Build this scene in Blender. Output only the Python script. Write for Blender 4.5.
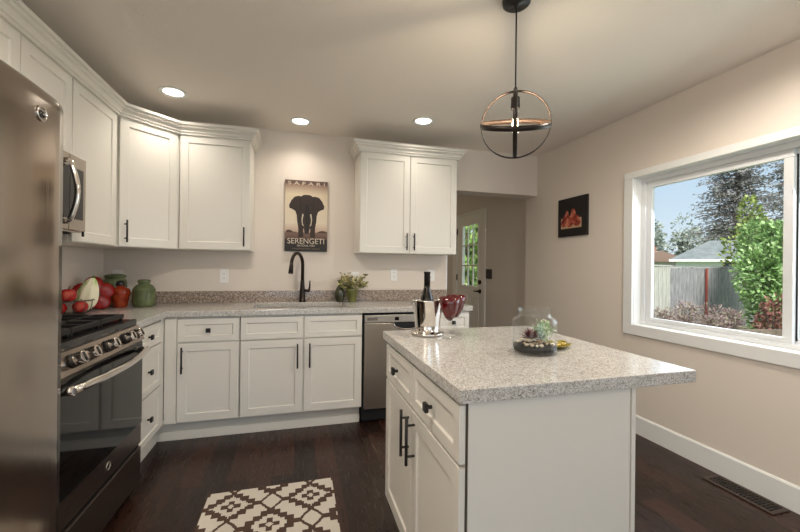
import bpy, bmesh, math, random
from mathutils import Vector, Matrix
random.seed(7)
for o in list(bpy.data.objects): bpy.data.objects.remove(o)
SC = bpy.context.scene
COL = SC.collection
PI = math.pi

# ------------------------------------------------------------------ camera
yaw, pitch, roll = math.radians(15.42), math.radians(0.05), math.radians(0.63)
cd = bpy.data.cameras.new('camera'); cam = bpy.data.objects.new('camera', cd); COL.objects.link(cam)
cd.sensor_width = 36.0; cd.lens = 373.2/800*36.0; cd.clip_start = 0.05; cd.clip_end = 300
F = Vector((math.sin(yaw)*math.cos(pitch), math.cos(yaw)*math.cos(pitch), math.sin(pitch)))
rt = Vector((math.cos(yaw), -math.sin(yaw), 0)); upv = rt.cross(F)
RT = rt*math.cos(roll)+upv*math.sin(roll); UP = -rt*math.sin(roll)+upv*math.cos(roll)
m = Matrix((RT, UP, -F)).transposed().to_4x4(); m.translation = (0, 0, 1.24)
cam.matrix_world = m
SC.camera = cam

# ------------------------------------------------------------------ world / light / exposure
SC.view_settings.view_transform = 'Standard'; SC.view_settings.look = 'None'
SC.view_settings.gamma = 1.0; SC.view_settings.use_curve_mapping = False
SC.view_settings.exposure = 0.45
W = bpy.data.worlds.new('sky'); SC.world = W; W.use_nodes = True
nt = W.node_tree; nt.nodes.clear()
wo = nt.nodes.new('ShaderNodeOutputWorld'); bg = nt.nodes.new('ShaderNodeBackground')
tc = nt.nodes.new('ShaderNodeTexCoord'); sx = nt.nodes.new('ShaderNodeSeparateXYZ'); rp = nt.nodes.new('ShaderNodeValToRGB')
nt.links.new(tc.outputs['Generated'], sx.inputs[0]); nt.links.new(sx.outputs['Z'], rp.inputs[0])
e = rp.color_ramp.elements
e[0].position = 0.0; e[0].color = (0.66, 0.72, 0.78, 1)
e[1].position = 0.75; e[1].color = (1.25, 1.32, 1.42, 1)
x = rp.color_ramp.elements.new(0.12); x.color = (0.54, 0.66, 0.77, 1)
x = rp.color_ramp.elements.new(0.26); x.color = (0.42, 0.57, 0.74, 1)
x = rp.color_ramp.elements.new(0.40); x.color = (0.55, 0.70, 0.90, 1)
nt.links.new(rp.outputs[0], bg.inputs[0]); bg.inputs[1].default_value = 0.92
nt.links.new(bg.outputs[0], wo.inputs[0])

def area(name, loc, rot, sx_, sy_, power, col):
    l = bpy.data.lights.new(name, 'AREA'); l.shape = 'RECTANGLE'; l.size = sx_; l.size_y = sy_
    l.energy = power; l.color = col
    o = bpy.data.objects.new(name, l); COL.objects.link(o); o.location = loc; o.rotation_euler = rot
    return o
# side window daylight, plus fill lamps added at the unseen rear, left and hall
area('fill_rear', (0.6, -3.10, 1.25), (PI/2, 0, 0), 2.7, 2.0, 16, (0.72, 0.92, 1.12))  # unseen lamp added to brighten the room from behind the camera
area('daylight_window', (2.72, 1.40, 1.38), (0, PI/2-0.45, 0), 1.05, 1.70, 12, (0.88, 0.94, 1.04))
area('fill_side', (-1.52, -1.2, 1.35), (0, -PI/2, 0), 1.3, 1.5, 12, (1.0, 0.90, 0.74))  # warm fill lamp added out of view on the left
area('fill_hall', (0.84, 5.9, 1.3), (0, -PI/2, 0), 0.8, 0.9, 2.1, (1.0, 0.86, 0.66))  # fill lamp added to lift the dark hall; the wall has no window
sun = bpy.data.lights.new('sun', 'SUN'); sun.energy = 4.2; sun.angle = math.radians(25); sun.color = (1.0, 0.97, 0.93)
so_ = bpy.data.objects.new('sun', sun); COL.objects.link(so_); so_.rotation_euler = Vector((0.25, 0.72, -0.65)).to_track_quat('-Z', 'Y').to_euler()
CAN_W, CAN_COL = 12.5, (1.0, 0.915, 0.81)
PEND_W = 6.5

# ------------------------------------------------------------------ materials
def lin(c):
    return tuple((v/255/12.92 if v/255 <= 0.04045 else ((v/255+0.055)/1.055)**2.4) for v in c)
def mat(name, rgb, rough=0.5, metal=0.0, spec=0.5, srgb=True, **kw):
    mt = bpy.data.materials.new(name); mt.use_nodes = True
    b = mt.node_tree.nodes['Principled BSDF']
    c = lin(rgb) if srgb else rgb
    b.inputs['Base Color'].default_value = (*c, 1); b.inputs['Roughness'].default_value = rough
    b.inputs['Metallic'].default_value = metal; b.inputs['Specular IOR Level'].default_value = spec
    for k, v in kw.items(): b.inputs[k.replace('_', ' ')].default_value = v
    return mt
def nodes(mt): return mt.node_tree, mt.node_tree.nodes['Principled BSDF']
def N(t, kind, **inp):
    n = t.nodes.new(kind)
    for k, v in inp.items(): n.inputs[k].default_value = v
    return n
def ramp(t, fac, stops, const=False):
    r = t.nodes.new('ShaderNodeValToRGB'); r.color_ramp.interpolation = 'CONSTANT' if const else 'LINEAR'
    el = r.color_ramp.elements
    while len(el) < len(stops): el.new(0.5)
    for q, (p, c) in zip(el, stops): q.position = p; q.color = (*lin(c), 1)
    t.links.new(fac, r.inputs[0]); return r.outputs[0]
def objco(t, sc=(1, 1, 1), rot=(0, 0, 0)):
    c = t.nodes.new('ShaderNodeTexCoord'); mp = t.nodes.new('ShaderNodeMapping')
    mp.inputs['Scale'].default_value = sc; mp.inputs['Rotation'].default_value = rot
    t.links.new(c.outputs['Object'], mp.inputs[0]); return mp.outputs[0]
def bump(t, b, h, strength, dist):
    n = N(t, 'ShaderNodeBump', Strength=strength, Distance=dist)
    t.links.new(h, n.inputs['Height']); t.links.new(n.outputs[0], b.inputs['Normal'])
def textured(name, rgb, rough, scale, strength, dist, spec=0.3):
    mt = mat(name, rgb, rough, spec=spec); t, b = nodes(mt)
    n = N(t, 'ShaderNodeTexNoise', Scale=scale, Detail=4.0); t.links.new(objco(t), n.inputs['Vector'])
    bump(t, b, n.outputs[0], strength, dist); return mt
def varied(name, stops, rough=0.6, scale=8.0, sc=(1, 1, 1), island=False, bmp=0.0, **kw):
    mt = mat(name, stops[0][1], rough, **kw); t, b = nodes(mt)
    if island:
        g = t.nodes.new('ShaderNodeNewGeometry'); f = g.outputs['Random Per Island']
    else:
        n = N(t, 'ShaderNodeTexNoise', Scale=scale, Detail=5.0); t.links.new(objco(t, sc), n.inputs['Vector']); f = n.outputs[0]
    t.links.new(ramp(t, f, stops), b.inputs['Base Color'])
    if bmp: bump(t, b, f, bmp, 0.01)
    return mt
M = {}
M['wall'] = textured('wall_paint', (226, 215, 203), 0.75, 160, 0.12, 0.002)
M['ceiling'] = textured('ceiling_paint', (238, 229, 218), 0.85, 120, 0.35, 0.003)
M['white'] = mat('cabinet_white', (226, 221, 211), 0.38)
M['trim'] = mat('trim_white', (236, 236, 233), 0.42)
M['vinyl'] = mat('window_vinyl', (226, 227, 227), 0.35)
M['black'] = mat('matte_black', (26, 22, 20), 0.42)
M['bronze'] = mat('dark_bronze', (44, 34, 28), 0.32, 0.6)
M['iron'] = mat('cast_iron', (28, 26, 25), 0.55)
M['enamel'] = mat('black_enamel', (16, 14, 14), 0.16)
M['blackglass'] = mat('black_glass', (7, 6, 6), 0.05, spec=0.45)
M['chrome'] = mat('polished_chrome', (225, 220, 214), 0.10, 1.0)
M['plastic'] = mat('white_plastic', (240, 238, 233), 0.35)
M['dark'] = mat('dark_recess', (10, 9, 9), 0.7)
M['seam'] = mat('dark_gap', (70, 62, 54), 0.8)
def steel(name, rgb, rough, axis):
    mt = mat(name, rgb, rough, 1.0); t, b = nodes(mt)
    sc = [6, 6, 6]; sc[axis] = 0.15
    n = N(t, 'ShaderNodeTexNoise', Scale=40.0, Detail=3.0); t.links.new(objco(t, sc), n.inputs['Vector'])
    mr = N(t, 'ShaderNodeMapRange'); mr.inputs['To Min'].default_value = rough-0.05; mr.inputs['To Max'].default_value = rough+0.08
    t.links.new(n.outputs[0], mr.inputs[0]); t.links.new(mr.outputs[0], b.inputs['Roughness'])
    return mt
M['steel'] = steel('brushed_steel', (172, 162, 152), 0.15, 2)
M['steelx'] = steel('brushed_steel_dishwasher', (196, 188, 178), 0.30, 0)
M['steeldark'] = steel('dark_steel', (120, 108, 100), 0.28, 0)
def quartz(name, stops, sc=230):
    mt = mat(name, (200, 190, 178), 0.14, spec=0.5); t, b = nodes(mt)
    v = N(t, 'ShaderNodeTexVoronoi', Scale=float(sc)); co = objco(t); t.links.new(co, v.inputs['Vector'])
    s = t.nodes.new('ShaderNodeSeparateColor'); t.links.new(v.outputs['Color'], s.inputs[0])
    n = N(t, 'ShaderNodeTexNoise', Scale=60.0, Detail=3.0); t.links.new(co, n.inputs['Vector'])
    ad = t.nodes.new('ShaderNodeMath'); ad.operation = 'MULTIPLY_ADD'; ad.inputs[1].default_value = 0.45
    t.links.new(n.outputs[0], ad.inputs[0]); 
    m2 = t.nodes.new('ShaderNodeMath'); m2.operation = 'MULTIPLY'; m2.inputs[1].default_value = 0.78
    t.links.new(s.outputs[0], m2.inputs[0]); t.links.new(m2.outputs[0], ad.inputs[2])
    t.links.new(ramp(t, ad.outputs[0], stops), b.inputs['Base Color']); return mt
M['quartz'] = quartz('speckled_quartz', [(0.0, (100, 94, 88)), (0.25, (142, 136, 128)), (0.40, (180, 175, 167)), (0.72, (194, 190, 184)), (0.92, (220, 218, 214))], 330)
M['quartz_shaded'] = quartz('speckled_quartz_shaded', [(0.0, (70, 56, 48)), (0.3, (108, 92, 80)), (0.5, (142, 124, 110)), (0.75, (158, 142, 128)), (0.95, (196, 184, 172))], 210)  # same quartz as the worktops, with shade put into the darker stops
def wood_floor():
    mt = mat('dark_hardwood', (60, 38, 30), 0.3, spec=0.32); t, b = nodes(mt)
    co = objco(t, (1, 1, 1), (0, 0, PI/2))
    br = t.nodes.new('ShaderNodeTexBrick'); t.links.new(co, br.inputs['Vector'])
    for k, v in {'Scale': 1.0, 'Mortar Size': 0.0016, 'Mortar Smooth': 0.1, 'Bias': 0.0, 'Brick Width': 1.15, 'Row Height': 0.127}.items(): br.inputs[k].default_value = v
    br.offset = 0.37; br.offset_frequency = 2
    br.inputs['Color1'].default_value = (0, 0, 0, 1); br.inputs['Color2'].default_value = (1, 1, 1, 1); br.inputs['Mortar'].default_value = (0.5, 0.5, 0.5, 1)
    n = N(t, 'ShaderNodeTexNoise', Scale=14.0, Detail=6.0, Roughness=0.65); t.links.new(objco(t, (5.0, 0.45, 5.0)), n.inputs['Vector'])
    ad = t.nodes.new('ShaderNodeMath'); ad.operation = 'MULTIPLY_ADD'; ad.inputs[1].default_value = 0.45
    t.links.new(br.outputs[0], ad.inputs[0])
    m2 = t.nodes.new('ShaderNodeMath'); m2.operation = 'MULTIPLY'; m2.inputs[1].default_value = 0.6
    t.links.new(n.outputs[0], m2.inputs[0]); t.links.new(m2.outputs[0], ad.inputs[2])
    cr = ramp(t, ad.outputs[0], [(0.12, (24, 14, 11)), (0.5, (42, 25, 19)), (0.9, (66, 40, 30))])
    mx = t.nodes.new('ShaderNodeMixRGB'); mx.inputs[2].default_value = (*lin((20, 12, 10)), 1)
    t.links.new(br.outputs['Fac'], mx.inputs[0]); t.links.new(cr, mx.inputs[1]); t.links.new(mx.outputs[0], b.inputs['Base Color'])
    mr = N(t, 'ShaderNodeMapRange'); mr.inputs['To Min'].default_value = 0.16; mr.inputs['To Max'].default_value = 0.42
    t.links.new(n.outputs[0], mr.inputs[0]); t.links.new(mr.outputs[0], b.inputs['Roughness'])
    bump(t, b, ad.outputs[0], 0.25, 0.003); return mt
M['floor'] = wood_floor()
def thin_glass(name, tint=(1, 1, 1), refl=0.10):
    mt = bpy.data.materials.new(name); mt.use_nodes = True; t = mt.node_tree; t.nodes.clear()
    o = t.nodes.new('ShaderNodeOutputMaterial'); tr = t.nodes.new('ShaderNodeBsdfTransparent'); gl = t.nodes.new('ShaderNodeBsdfGlossy')
    tr.inputs[0].default_value = (*tint, 1); gl.inputs['Roughness'].default_value = 0.02
    lw = t.nodes.new('ShaderNodeLayerWeight'); lw.inputs[0].default_value = 0.5
    pw_ = t.nodes.new('ShaderNodeMath'); pw_.operation = 'POWER'; pw_.inputs[1].default_value = 3.5; t.links.new(lw.outputs['Facing'], pw_.inputs[0])
    ma = t.nodes.new('ShaderNodeMath'); ma.operation = 'MULTIPLY_ADD'; ma.inputs[1].default_value = refl*3.4; ma.inputs[2].default_value = refl*0.25; t.links.new(pw_.outputs[0], ma.inputs[0])
    mx = t.nodes.new('ShaderNodeMixShader'); t.links.new(ma.outputs[0], mx.inputs[0]); t.links.new(tr.outputs[0], mx.inputs[1]); t.links.new(gl.outputs[0], mx.inputs[2])
    t.links.new(mx.outputs[0], o.inputs[0]); return mt
M['pane'] = thin_glass('window_glass', (0.97, 0.985, 0.985), 0.08)
M['jar'] = thin_glass('jar_glass', (0.985, 0.992, 0.99), 0.11)
M['redglass'] = mat('red_glass', (120, 14, 22), 0.06, spec=0.7)
M['bottle'] = mat('dark_bottle_glass', (16, 12, 9), 0.08, spec=0.7)
def emit(name, rgb, s):
    mt = bpy.data.materials.new(name); mt.use_nodes = True; b = mt.node_tree.nodes['Principled BSDF']
    b.inputs['Base Color'].default_value = (*rgb, 1); b.inputs['Emission Color'].default_value = (*rgb, 1); b.inputs['Emission Strength'].default_value = s; return mt
M['lens'] = emit('lamp_lens', (1.0, 0.93, 0.82), 6)
M['filament'] = emit('filament', (1.0, 0.72, 0.38), 60)

# ------------------------------------------------------------------ mesh helpers
def bm_(): return bmesh.new()
def box(bm, x0, x1, y0, y1, z0, z1):
    v = [bm.verts.new(p) for p in ((x0,y0,z0),(x1,y0,z0),(x1,y1,z0),(x0,y1,z0),(x0,y0,z1),(x1,y0,z1),(x1,y1,z1),(x0,y1,z1))]
    for f in ((3,2,1,0),(4,5,6,7),(0,1,5,4),(1,2,6,5),(2,3,7,6),(3,0,4,7)): bm.faces.new([v[i] for i in f])
def basis(d):
    d = Vector(d).normalized(); a = Vector((0,0,1)) if abs(d.z) < 0.9 else Vector((1,0,0))
    u = d.cross(a).normalized(); return u, d.cross(u).normalized()
def tube(bm, pts, r, n=10, closed=False, caps=True):
    pts = [Vector(p) for p in pts]; k = len(pts); rings = []
    rs = r if isinstance(r, (list, tuple)) else [r]*k
    u0 = None
    for i, p in enumerate(pts):
        if closed: d = pts[(i+1) % k]-pts[i-1]
        else: d = pts[min(i+1, k-1)]-pts[max(i-1, 0)]
        d.normalize()
        if u0 is None: u0, w0 = basis(d)
        else:
            u0 = (u0-d*u0.dot(d))
            if u0.length < 1e-6: u0, _ = basis(d)
            u0.normalize(); w0 = d.cross(u0)
        rings.append([bm.verts.new(p+(u0*math.cos(2*PI*j/n)+w0*math.sin(2*PI*j/n))*rs[i]) for j in range(n)])
    for i in range(k if closed else k-1):
        a, b = rings[i], rings[(i+1) % k]
        for j in range(n):
            f = bm.faces.new((a[j], a[(j+1) % n], b[(j+1) % n], b[j])); f.smooth = True
    if caps and not closed:
        bm.faces.new(rings[0][::-1]); bm.faces.new(rings[-1])
def cyl(bm, p0, p1, r0, r1=None, n=20): tube(bm, [p0, p1], [r0, r0 if r1 is None else r1], n)
def lathe(bm, prof, c=(0,0,0), n=32, close=True):
    rings = []
    for r, z in prof:
        if r < 1e-5: rings.append([bm.verts.new((c[0], c[1], c[2]+z))])
        else: rings.append([bm.verts.new((c[0]+r*math.cos(2*PI*j/n), c[1]+r*math.sin(2*PI*j/n), c[2]+z)) for j in range(n)])
    for a, b in zip(rings, rings[1:]):
        for j in range(n):
            k = (j+1) % n
            if len(a) == 1 and len(b) == 1: continue
            if len(a) == 1: vs = (a[0], b[k], b[j])
            elif len(b) == 1: vs = (a[j], a[k], b[0])
            else: vs = (a[j], a[k], b[k], b[j])
            bm.faces.new(vs).smooth = True
def prism(bm, poly, axis, a0, a1):
    def P(q, a):
        return {'x': (a, q[0], q[1]), 'y': (q[0], a, q[1]), 'z': (q[0], q[1], a)}[axis]
    A = [bm.verts.new(P(q, a0)) for q in poly]; B = [bm.verts.new(P(q, a1)) for q in poly]
    k = len(poly)
    bm.faces.new(A); bm.faces.new(B[::-1])
    for i in range(k): bm.faces.new((A[i], B[i], B[(i+1) % k], A[(i+1) % k]))
def ellipsoid(bm, c, r, nu=16, nv=10, fn=None):
    prof = []
    start = len(bm.verts)
    lathe(bm, [(math.sin(PI*i/nv) if 0 < i < nv else 0, -math.cos(PI*i/nv)) for i in range(nv+1)], n=nu)
    bm.verts.ensure_lookup_table()
    for v in bm.verts[start:]:
        p = Vector(v.co)
        if fn: p = fn(p)
        v.co = (c[0]+p.x*r[0], c[1]+p.y*r[1], c[2]+p.z*r[2])
def slab(bm, xs, ys, inside, z0, z1):
    V = {}
    def vt(i, j, z):
        if (i, j, z) not in V: V[i, j, z] = bm.verts.new((xs[i], ys[j], z))
        return V[i, j, z]
    n, q = len(xs)-1, len(ys)-1
    ok = lambda i, j: 0 <= i < n and 0 <= j < q and inside((xs[i]+xs[i+1])/2, (ys[j]+ys[j+1])/2)
    for i in range(n):
        for j in range(q):
            if not ok(i, j): continue
            bm.faces.new((vt(i,j,z1), vt(i+1,j,z1), vt(i+1,j+1,z1), vt(i,j+1,z1)))
            bm.faces.new((vt(i,j,z0), vt(i,j+1,z0), vt(i+1,j+1,z0), vt(i+1,j,z0)))
            for (a, b, di, dj) in (((i,j),(i+1,j),0,-1), ((i+1,j),(i+1,j+1),1,0), ((i+1,j+1),(i,j+1),0,1), ((i,j+1),(i,j),-1,0)):
                if not ok(i+di, j+dj): bm.faces.new((vt(*a,z0), vt(*b,z0), vt(*b,z1), vt(*a,z1)))
def obj(name, bm, material, parent=None, bev=0.0, loc=None, fix=True, seg=2, **props):
    if fix: bmesh.ops.recalc_face_normals(bm, faces=bm.faces[:])
    me = bpy.data.meshes.new(name); bm.to_mesh(me); bm.free()
    for mt in (material if isinstance(material, list) else [material]): me.materials.append(mt)
    o = bpy.data.objects.new(name, me); COL.objects.link(o)
    if parent: o.parent = parent
    if loc is not None: o.location = loc
    if bev:
        b = o.modifiers.new('bevel', 'BEVEL'); b.width = bev; b.segments = seg; b.limit_method = 'ANGLE'; b.angle_limit = math.radians(40)
    for k, v in props.items(): o[k] = v
    return o
def tag(o, label, cat, group=None, kind=None):
    o['label'] = label; o['category'] = cat
    if group: o['group'] = group
    if kind: o['kind'] = kind
    return o
def thing(name, label, cat, loc=(0,0,0), rz=0.0, group=None):
    o = bpy.data.objects.new(name, None); COL.objects.link(o); o.empty_display_size = 0.1
    o.location = loc; o.rotation_euler = (0, 0, rz); return tag(o, label, cat, group)
def struct(name, bm, mt, parent=None, bev=0.0):
    o = obj(name, bm, mt, parent, bev)
    if parent is None: o['kind'] = 'structure'
    return o
def recenter(o):
    """mesh origin to the base of its own geometry"""
    vs = [v.co.copy() for v in o.data.vertices]
    c = Vector(((min(v.x for v in vs)+max(v.x for v in vs))/2, (min(v.y for v in vs)+max(v.y for v in vs))/2, min(v.z for v in vs)))
    for v in o.data.vertices: v.co -= c
    o.location = c; return o
def text(name, s, size, material, parent, loc, rot, sx_=1.0, align='CENTER', depth=0.0006, width=None):
    cu = bpy.data.curves.new('t', 'FONT'); cu.body = s; cu.size = size; cu.align_x = align; cu.align_y = 'CENTER'; cu.extrude = depth
    t = bpy.data.objects.new('t', cu); COL.objects.link(t)
    dg = bpy.context.evaluated_depsgraph_get(); dg.update()
    me = bpy.data.meshes.new_from_object(t.evaluated_get(dg)); bpy.data.objects.remove(t)
    me.materials.clear(); me.materials.append(material); me.name = name
    if width:
        xs = [v.co.x for v in me.vertices]; sx_ = width/(max(xs)-min(xs))
    for v in me.vertices: v.co.x *= sx_
    o = bpy.data.objects.new(name, me); COL.objects.link(o); o.parent = parent; o.location = loc; o.rotation_euler = rot
    return o

# ------------------------------------------------------------------ room shell
XL, XR, YB, ZC, YR = -1.485, 2.49, 3.49, 2.44, -3.2
XH, YH = 2.60, 6.6     # hall beyond the opening
b = bm_(); box(b, XL-0.2, XR+0.2, YR-0.2, YH+0.1, -0.06, 0.0); struct('floor', b, M['floor'])
b = bm_(); box(b, XL-0.2, XR+0.2, YR-0.2, YH+0.1, ZC, ZC+0.08); struct('ceiling', b, M['ceiling'])
b = bm_()
box(b, XL-0.15, XL, YR, -1.95, 0, ZC); box(b, XL-0.15, XL, -0.45, YB+0.2, 0, ZC)
box(b, XL-0.15, XL, -1.95, -0.45, 0, 0.7); box(b, XL-0.15, XL, -1.95, -0.45, 2.0, ZC); struct('wall_left', b, M['wall'])
b = bm_(); prism(b, [(XL, 0), (1.451, 0), (1.451, 2.016), (XR, 2.016), (XR, ZC), (XL, ZC)], 'y', YB, YB+0.2); struct('wall_back', b, M['wall'])
WY0, WY1, WZ0, WZ1 = 0.50, 2.288, 0.812, 1.938
b = bm_(); box(b, XR, XR+0.18, YR, WY0, 0, ZC); box(b, XR, XR+0.18, WY1, YB+0.2, 0, ZC)
box(b, XR, XR+0.18, WY0, WY1, 0, WZ0); box(b, XR, XR+0.18, WY0, WY1, WZ1, ZC); struct('wall_right', b, M['wall'])
b = bm_(); box(b, XL-0.15, -0.85, YR-0.15, YR, 0, ZC); box(b, 2.05, XR+0.18, YR-0.15, YR, 0, ZC); box(b, -0.85, 2.05, YR-0.15, YR, 2.2, ZC); struct('wall_rear', b, M['wall'])
DY0, DY1, DZ = 4.915, 5.80, 2.035
b = bm_(); box(b, XH, XH+0.12, YB+0.2, DY0-0.02, 0, ZC); box(b, XH, XH+0.12, DY1+0.02, YH, 0, ZC); box(b, XH, XH+0.12, DY0-0.02, DY1+0.02, DZ+0.015, ZC)
box(b, XR+0.12, XH, YB+0.2, YB+0.215, 0, ZC); struct('wall_hall_right', b, M['wall'])
b = bm_(); box(b, 0.7, XH+0.12, YH, YH+0.1, 0, ZC); struct('wall_hall_back', b, M['wall'])
b = bm_(); box(b, 0.7, 0.8, YB+0.2, YH, 0, ZC); struct('wall_hall_left', b, M['wall'])
b = bm_()
prism(b, [(XR, 0), (XR-0.014, 0), (XR-0.014, 0.125), (XR-0.006, 0.135), (XR, 0.135)], 'y', YR, YB); struct('baseboard_right', b, M['trim'])
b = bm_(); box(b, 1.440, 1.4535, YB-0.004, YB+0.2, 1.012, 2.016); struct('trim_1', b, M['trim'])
# unseen rear sliding door frame, added to bring daylight in behind the camera
b = bm_()
for x0, x1, z0, z1 in ((-0.85,-0.79,0.02,2.2),(1.99,2.05,0.02,2.2),(0.57,0.63,0.06,2.14),(-0.79,1.99,2.14,2.2),(-0.79,1.99,0.0,0.06)): box(b, x0, x1, YR-0.12, YR-0.04, z0, z1)
struct('added_rear_door', b, M['vinyl'])
b = bm_()
for y0, y1, z0, z1 in ((-1.95,-1.90,0.70,2.0),(-0.50,-0.45,0.70,2.0),(-1.90,-0.50,0.70,0.75),(-1.90,-0.50,1.95,2.0)): box(b, XL-0.13, XL-0.07, y0, y1, z0, z1)
struct('added_left_window', b, M['vinyl'])  # unseen window frame added around the left fill lamp

# side window
win = bpy.data.objects.new('window_1', None); COL.objects.link(win); win.location = (XR, 1.40, WZ0); win['kind'] = 'structure'
def wp(name, bmx, mt, parent=win, bev=0.0):
    o = obj(name, bmx, mt, parent, bev); o.location = (-XR, -1.40, -WZ0) if parent is win else (0, 0, 0); return o
c = 0.074; b = bm_()
t0 = XR-0.018
box(b, t0, XR, WY0-c, WY1+c, WZ1-0.004, WZ1+0.046); box(b, t0, XR, WY0-c, WY1+c, WZ0-0.074, WZ0+0.004)
box(b, t0, XR, WY1-0.004, WY1+c, WZ0+0.004, WZ1-0.004); box(b, t0, XR, WY0-c, WY0+0.004, WZ0+0.004, WZ1-0.004)
wp('window_casing', b, M['trim'], bev=0.003)
b = bm_(); j = 0.006
box(b, XR, XR+0.18, WY0, WY1, WZ1-j, WZ1); box(b, XR, XR+0.18, WY0, WY1, WZ0, WZ0+j)
box(b, XR, XR+0.18, WY1-j, WY1, WZ0+j, WZ1-j); box(b, XR, XR+0.18, WY0, WY0+j, WZ0+j, WZ1-j)
wp('window_jamb', b, M['trim'])
def frame(bmx, x0, x1, y0, y1, z0, z1, w, wb=None):
    wb = wb or w
    box(bmx, x0, x1, y0, y1, z1-w, z1); box(bmx, x0, x1, y0, y1, z0, z0+wb)
    box(bmx, x0, x1, y1-w, y1, z0+wb, z1-w); box(bmx, x0, x1, y0, y0+w, z0+wb, z1-w)
b = bm_(); frame(b, XR+0.065, XR+0.15, WY0+j, WY1-j, WZ0+j, WZ1-j, 0.034, 0.026)
fr = wp('window_frame', b, M['vinyl'], bev=0.003)
b = bm_(); frame(b, XR+0.078, XR+0.106, 1.372, WY1-j-0.034, WZ0+j+0.026, WZ1-j-0.034, 0.044, 0.03); wp('sash', b, M['vinyl'], bev=0.003)
b = bm_(); frame(b, XR+0.108, XR+0.136, WY0+j+0.034, 1.40, WZ0+j+0.026, WZ1-j-0.034, 0.030, 0.03); wp('sash', b, M['vinyl'], bev=0.003)
b = bm_(); box(b, XR+0.104, XR+0.1065, 1.364, 1.372, 0.86, 1.87); wp('gasket', b, M['dark'])
b = bm_(); box(b, XR+0.091, XR+0.0935, 1.41, 2.215, WZ0+0.06, WZ1-0.08); wp('pane', b, M['pane'])
b = bm_(); box(b, XR+0.121, XR+0.1235, WY0+0.06, 1.38, WZ0+0.06, WZ1-0.06); wp('pane', b, M['pane'])

# hall door
M['doorp'] = mat('door_paint', (244, 237, 226), 0.5)
dr = bpy.data.objects.new('door_1', None); COL.objects.link(dr); dr.location = (XH, (DY0+DY1)/2, 0); dr['kind'] = 'structure'
def dp(name, bmx, mt, parent=dr, bev=0.0):
    o = obj(name, bmx, mt, parent, bev); o.location = (-XH, -(DY0+DY1)/2, 0) if parent is dr else (0, 0, 0); return o
b = bm_(); cw = 0.105
box(b, XH-0.018, XH, DY0-cw, DY0-0.004, 0, DZ+0.062); box(b, XH-0.018, XH, DY1+0.004, DY1+cw+0.05, 0, DZ+0.062); box(b, XH-0.018, XH, DY0-0.004, DY1+0.004, DZ+0.004, DZ+0.062)
dp('door_casing', b, M['doorp'], bev=0.004)
gy0, gy1, gz0, gz1 = 5.06, 5.60, 0.945, 1.90
b = bm_(); x0, x1 = XH+0.004, XH+0.044
box(b, x0, x1, DY0, gy0, 0.01, DZ); box(b, x0, x1, gy1, DY1, 0.01, DZ); box(b, x0, x1, gy0, gy1, gz1, DZ); box(b, x0, x1, gy0, gy1, 0.01, gz0)
sl = dp('door_slab', b, M['doorp'])
b = bm_()
for ya, yb in ((5.03, 5.33), (5.40, 5.68)): frame(b, XH-0.004, XH+0.004, ya, yb, 0.22, 0.80, 0.03)
dp('panel_molding', b, M['doorp'], bev=0.002)
b = bm_(); frame(b, XH-0.006, XH+0.004, gy0-0.03, gy1+0.03, gz0-0.03, gz1+0.03, 0.035); dp('lite_frame', b, M['doorp'], bev=0.003)
b = bm_()
for k in (1, 2): box(b, XH+0.004, XH+0.022, gy0+(gy1-gy0)*k/3-0.011, gy0+(gy1-gy0)*k/3+0.011, gz0, gz1)
for k in (1, 2): box(b, XH+0.005, XH+0.021, gy0, gy1, gz0+(gz1-gz0)*k/3-0.011, gz0+(gz1-gz0)*k/3+0.011)
dp('muntin', b, M['doorp'])
b = bm_(); box(b, XH+0.024, XH+0.027, gy0, gy1, gz0, gz1); dp('pane', b, M['pane'])
b = bm_(); cyl(b, (XH+0.004, 4.985, 1.02), (XH-0.02, 4.985, 1.02), 0.032); dp('deadbolt', b, M['bronze'])
b = bm_(); cyl(b, (XH+0.004, 4.985, 0.885), (XH-0.012, 4.985, 0.885), 0.032); cyl(b, (XH-0.012, 4.985, 0.885), (XH-0.05, 4.985, 0.885), 0.011)
tube(b, [(XH-0.05, 4.975, 0.885), (XH-0.052, 5.04, 0.887), (XH-0.048, 5.10, 0.88)], [0.011, 0.010, 0.008]); dp('door_handle', b, M['bronze'])
for hz in (0.25, 1.07, 1.83):
    b = bm_(); cyl(b, (XH-0.006, DY1+0.002, hz-0.05), (XH-0.006, DY1+0.002, hz+0.05), 0.009); dp('hinge', b, M['bronze'])

# ------------------------------------------------------------------ cabinet parts (local frame: width +x, front faces -y at y = 0)
def shaker_bm(x0, x1, z0, z1, th=0.019, fw=0.056, rec=0.008):
    b = bm_()
    def ring(a0, a1, c0, c1, y): return [b.verts.new(p) for p in ((a0,y,c0),(a1,y,c0),(a1,y,c1),(a0,y,c1))]
    bk = ring(x0, x1, z0, z1, th); ft = ring(x0, x1, z0, z1, 0)
    f1 = ring(x0+fw, x1-fw, z0+fw, z1-fw, 0); f2 = ring(x0+fw+0.003, x1-fw-0.003, z0+fw+0.003, z1-fw-0.003, rec)
    b.faces.new(bk[::-1]); b.faces.new(f2)
    for A, B in ((bk, ft), (ft, f1), (f1, f2)):
        for i in range(4): b.faces.new((A[i], A[(i+1) % 4], B[(i+1) % 4], B[i]))
    return b
def pull_bm(x, z, L=0.15, horiz=False):
    b = bm_(); r = 0.006
    cyl(b, (x, -0.032, z-L/2), (x, -0.032, z+L/2), r, n=10)
    for s in (-1, 1): cyl(b, (x, 0.002, z+s*L*0.32), (x, -0.032, z+s*L*0.32), 0.0045, n=8)
    return b
def knob_bm(x, z):
    b = bm_(); cyl(b, (x, 0.001, z), (x, -0.016, z), 0.007, 0.006, 10); box(b, x-0.015, x+0.015, -0.028, -0.015, z-0.015, z+0.015); return b
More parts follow.
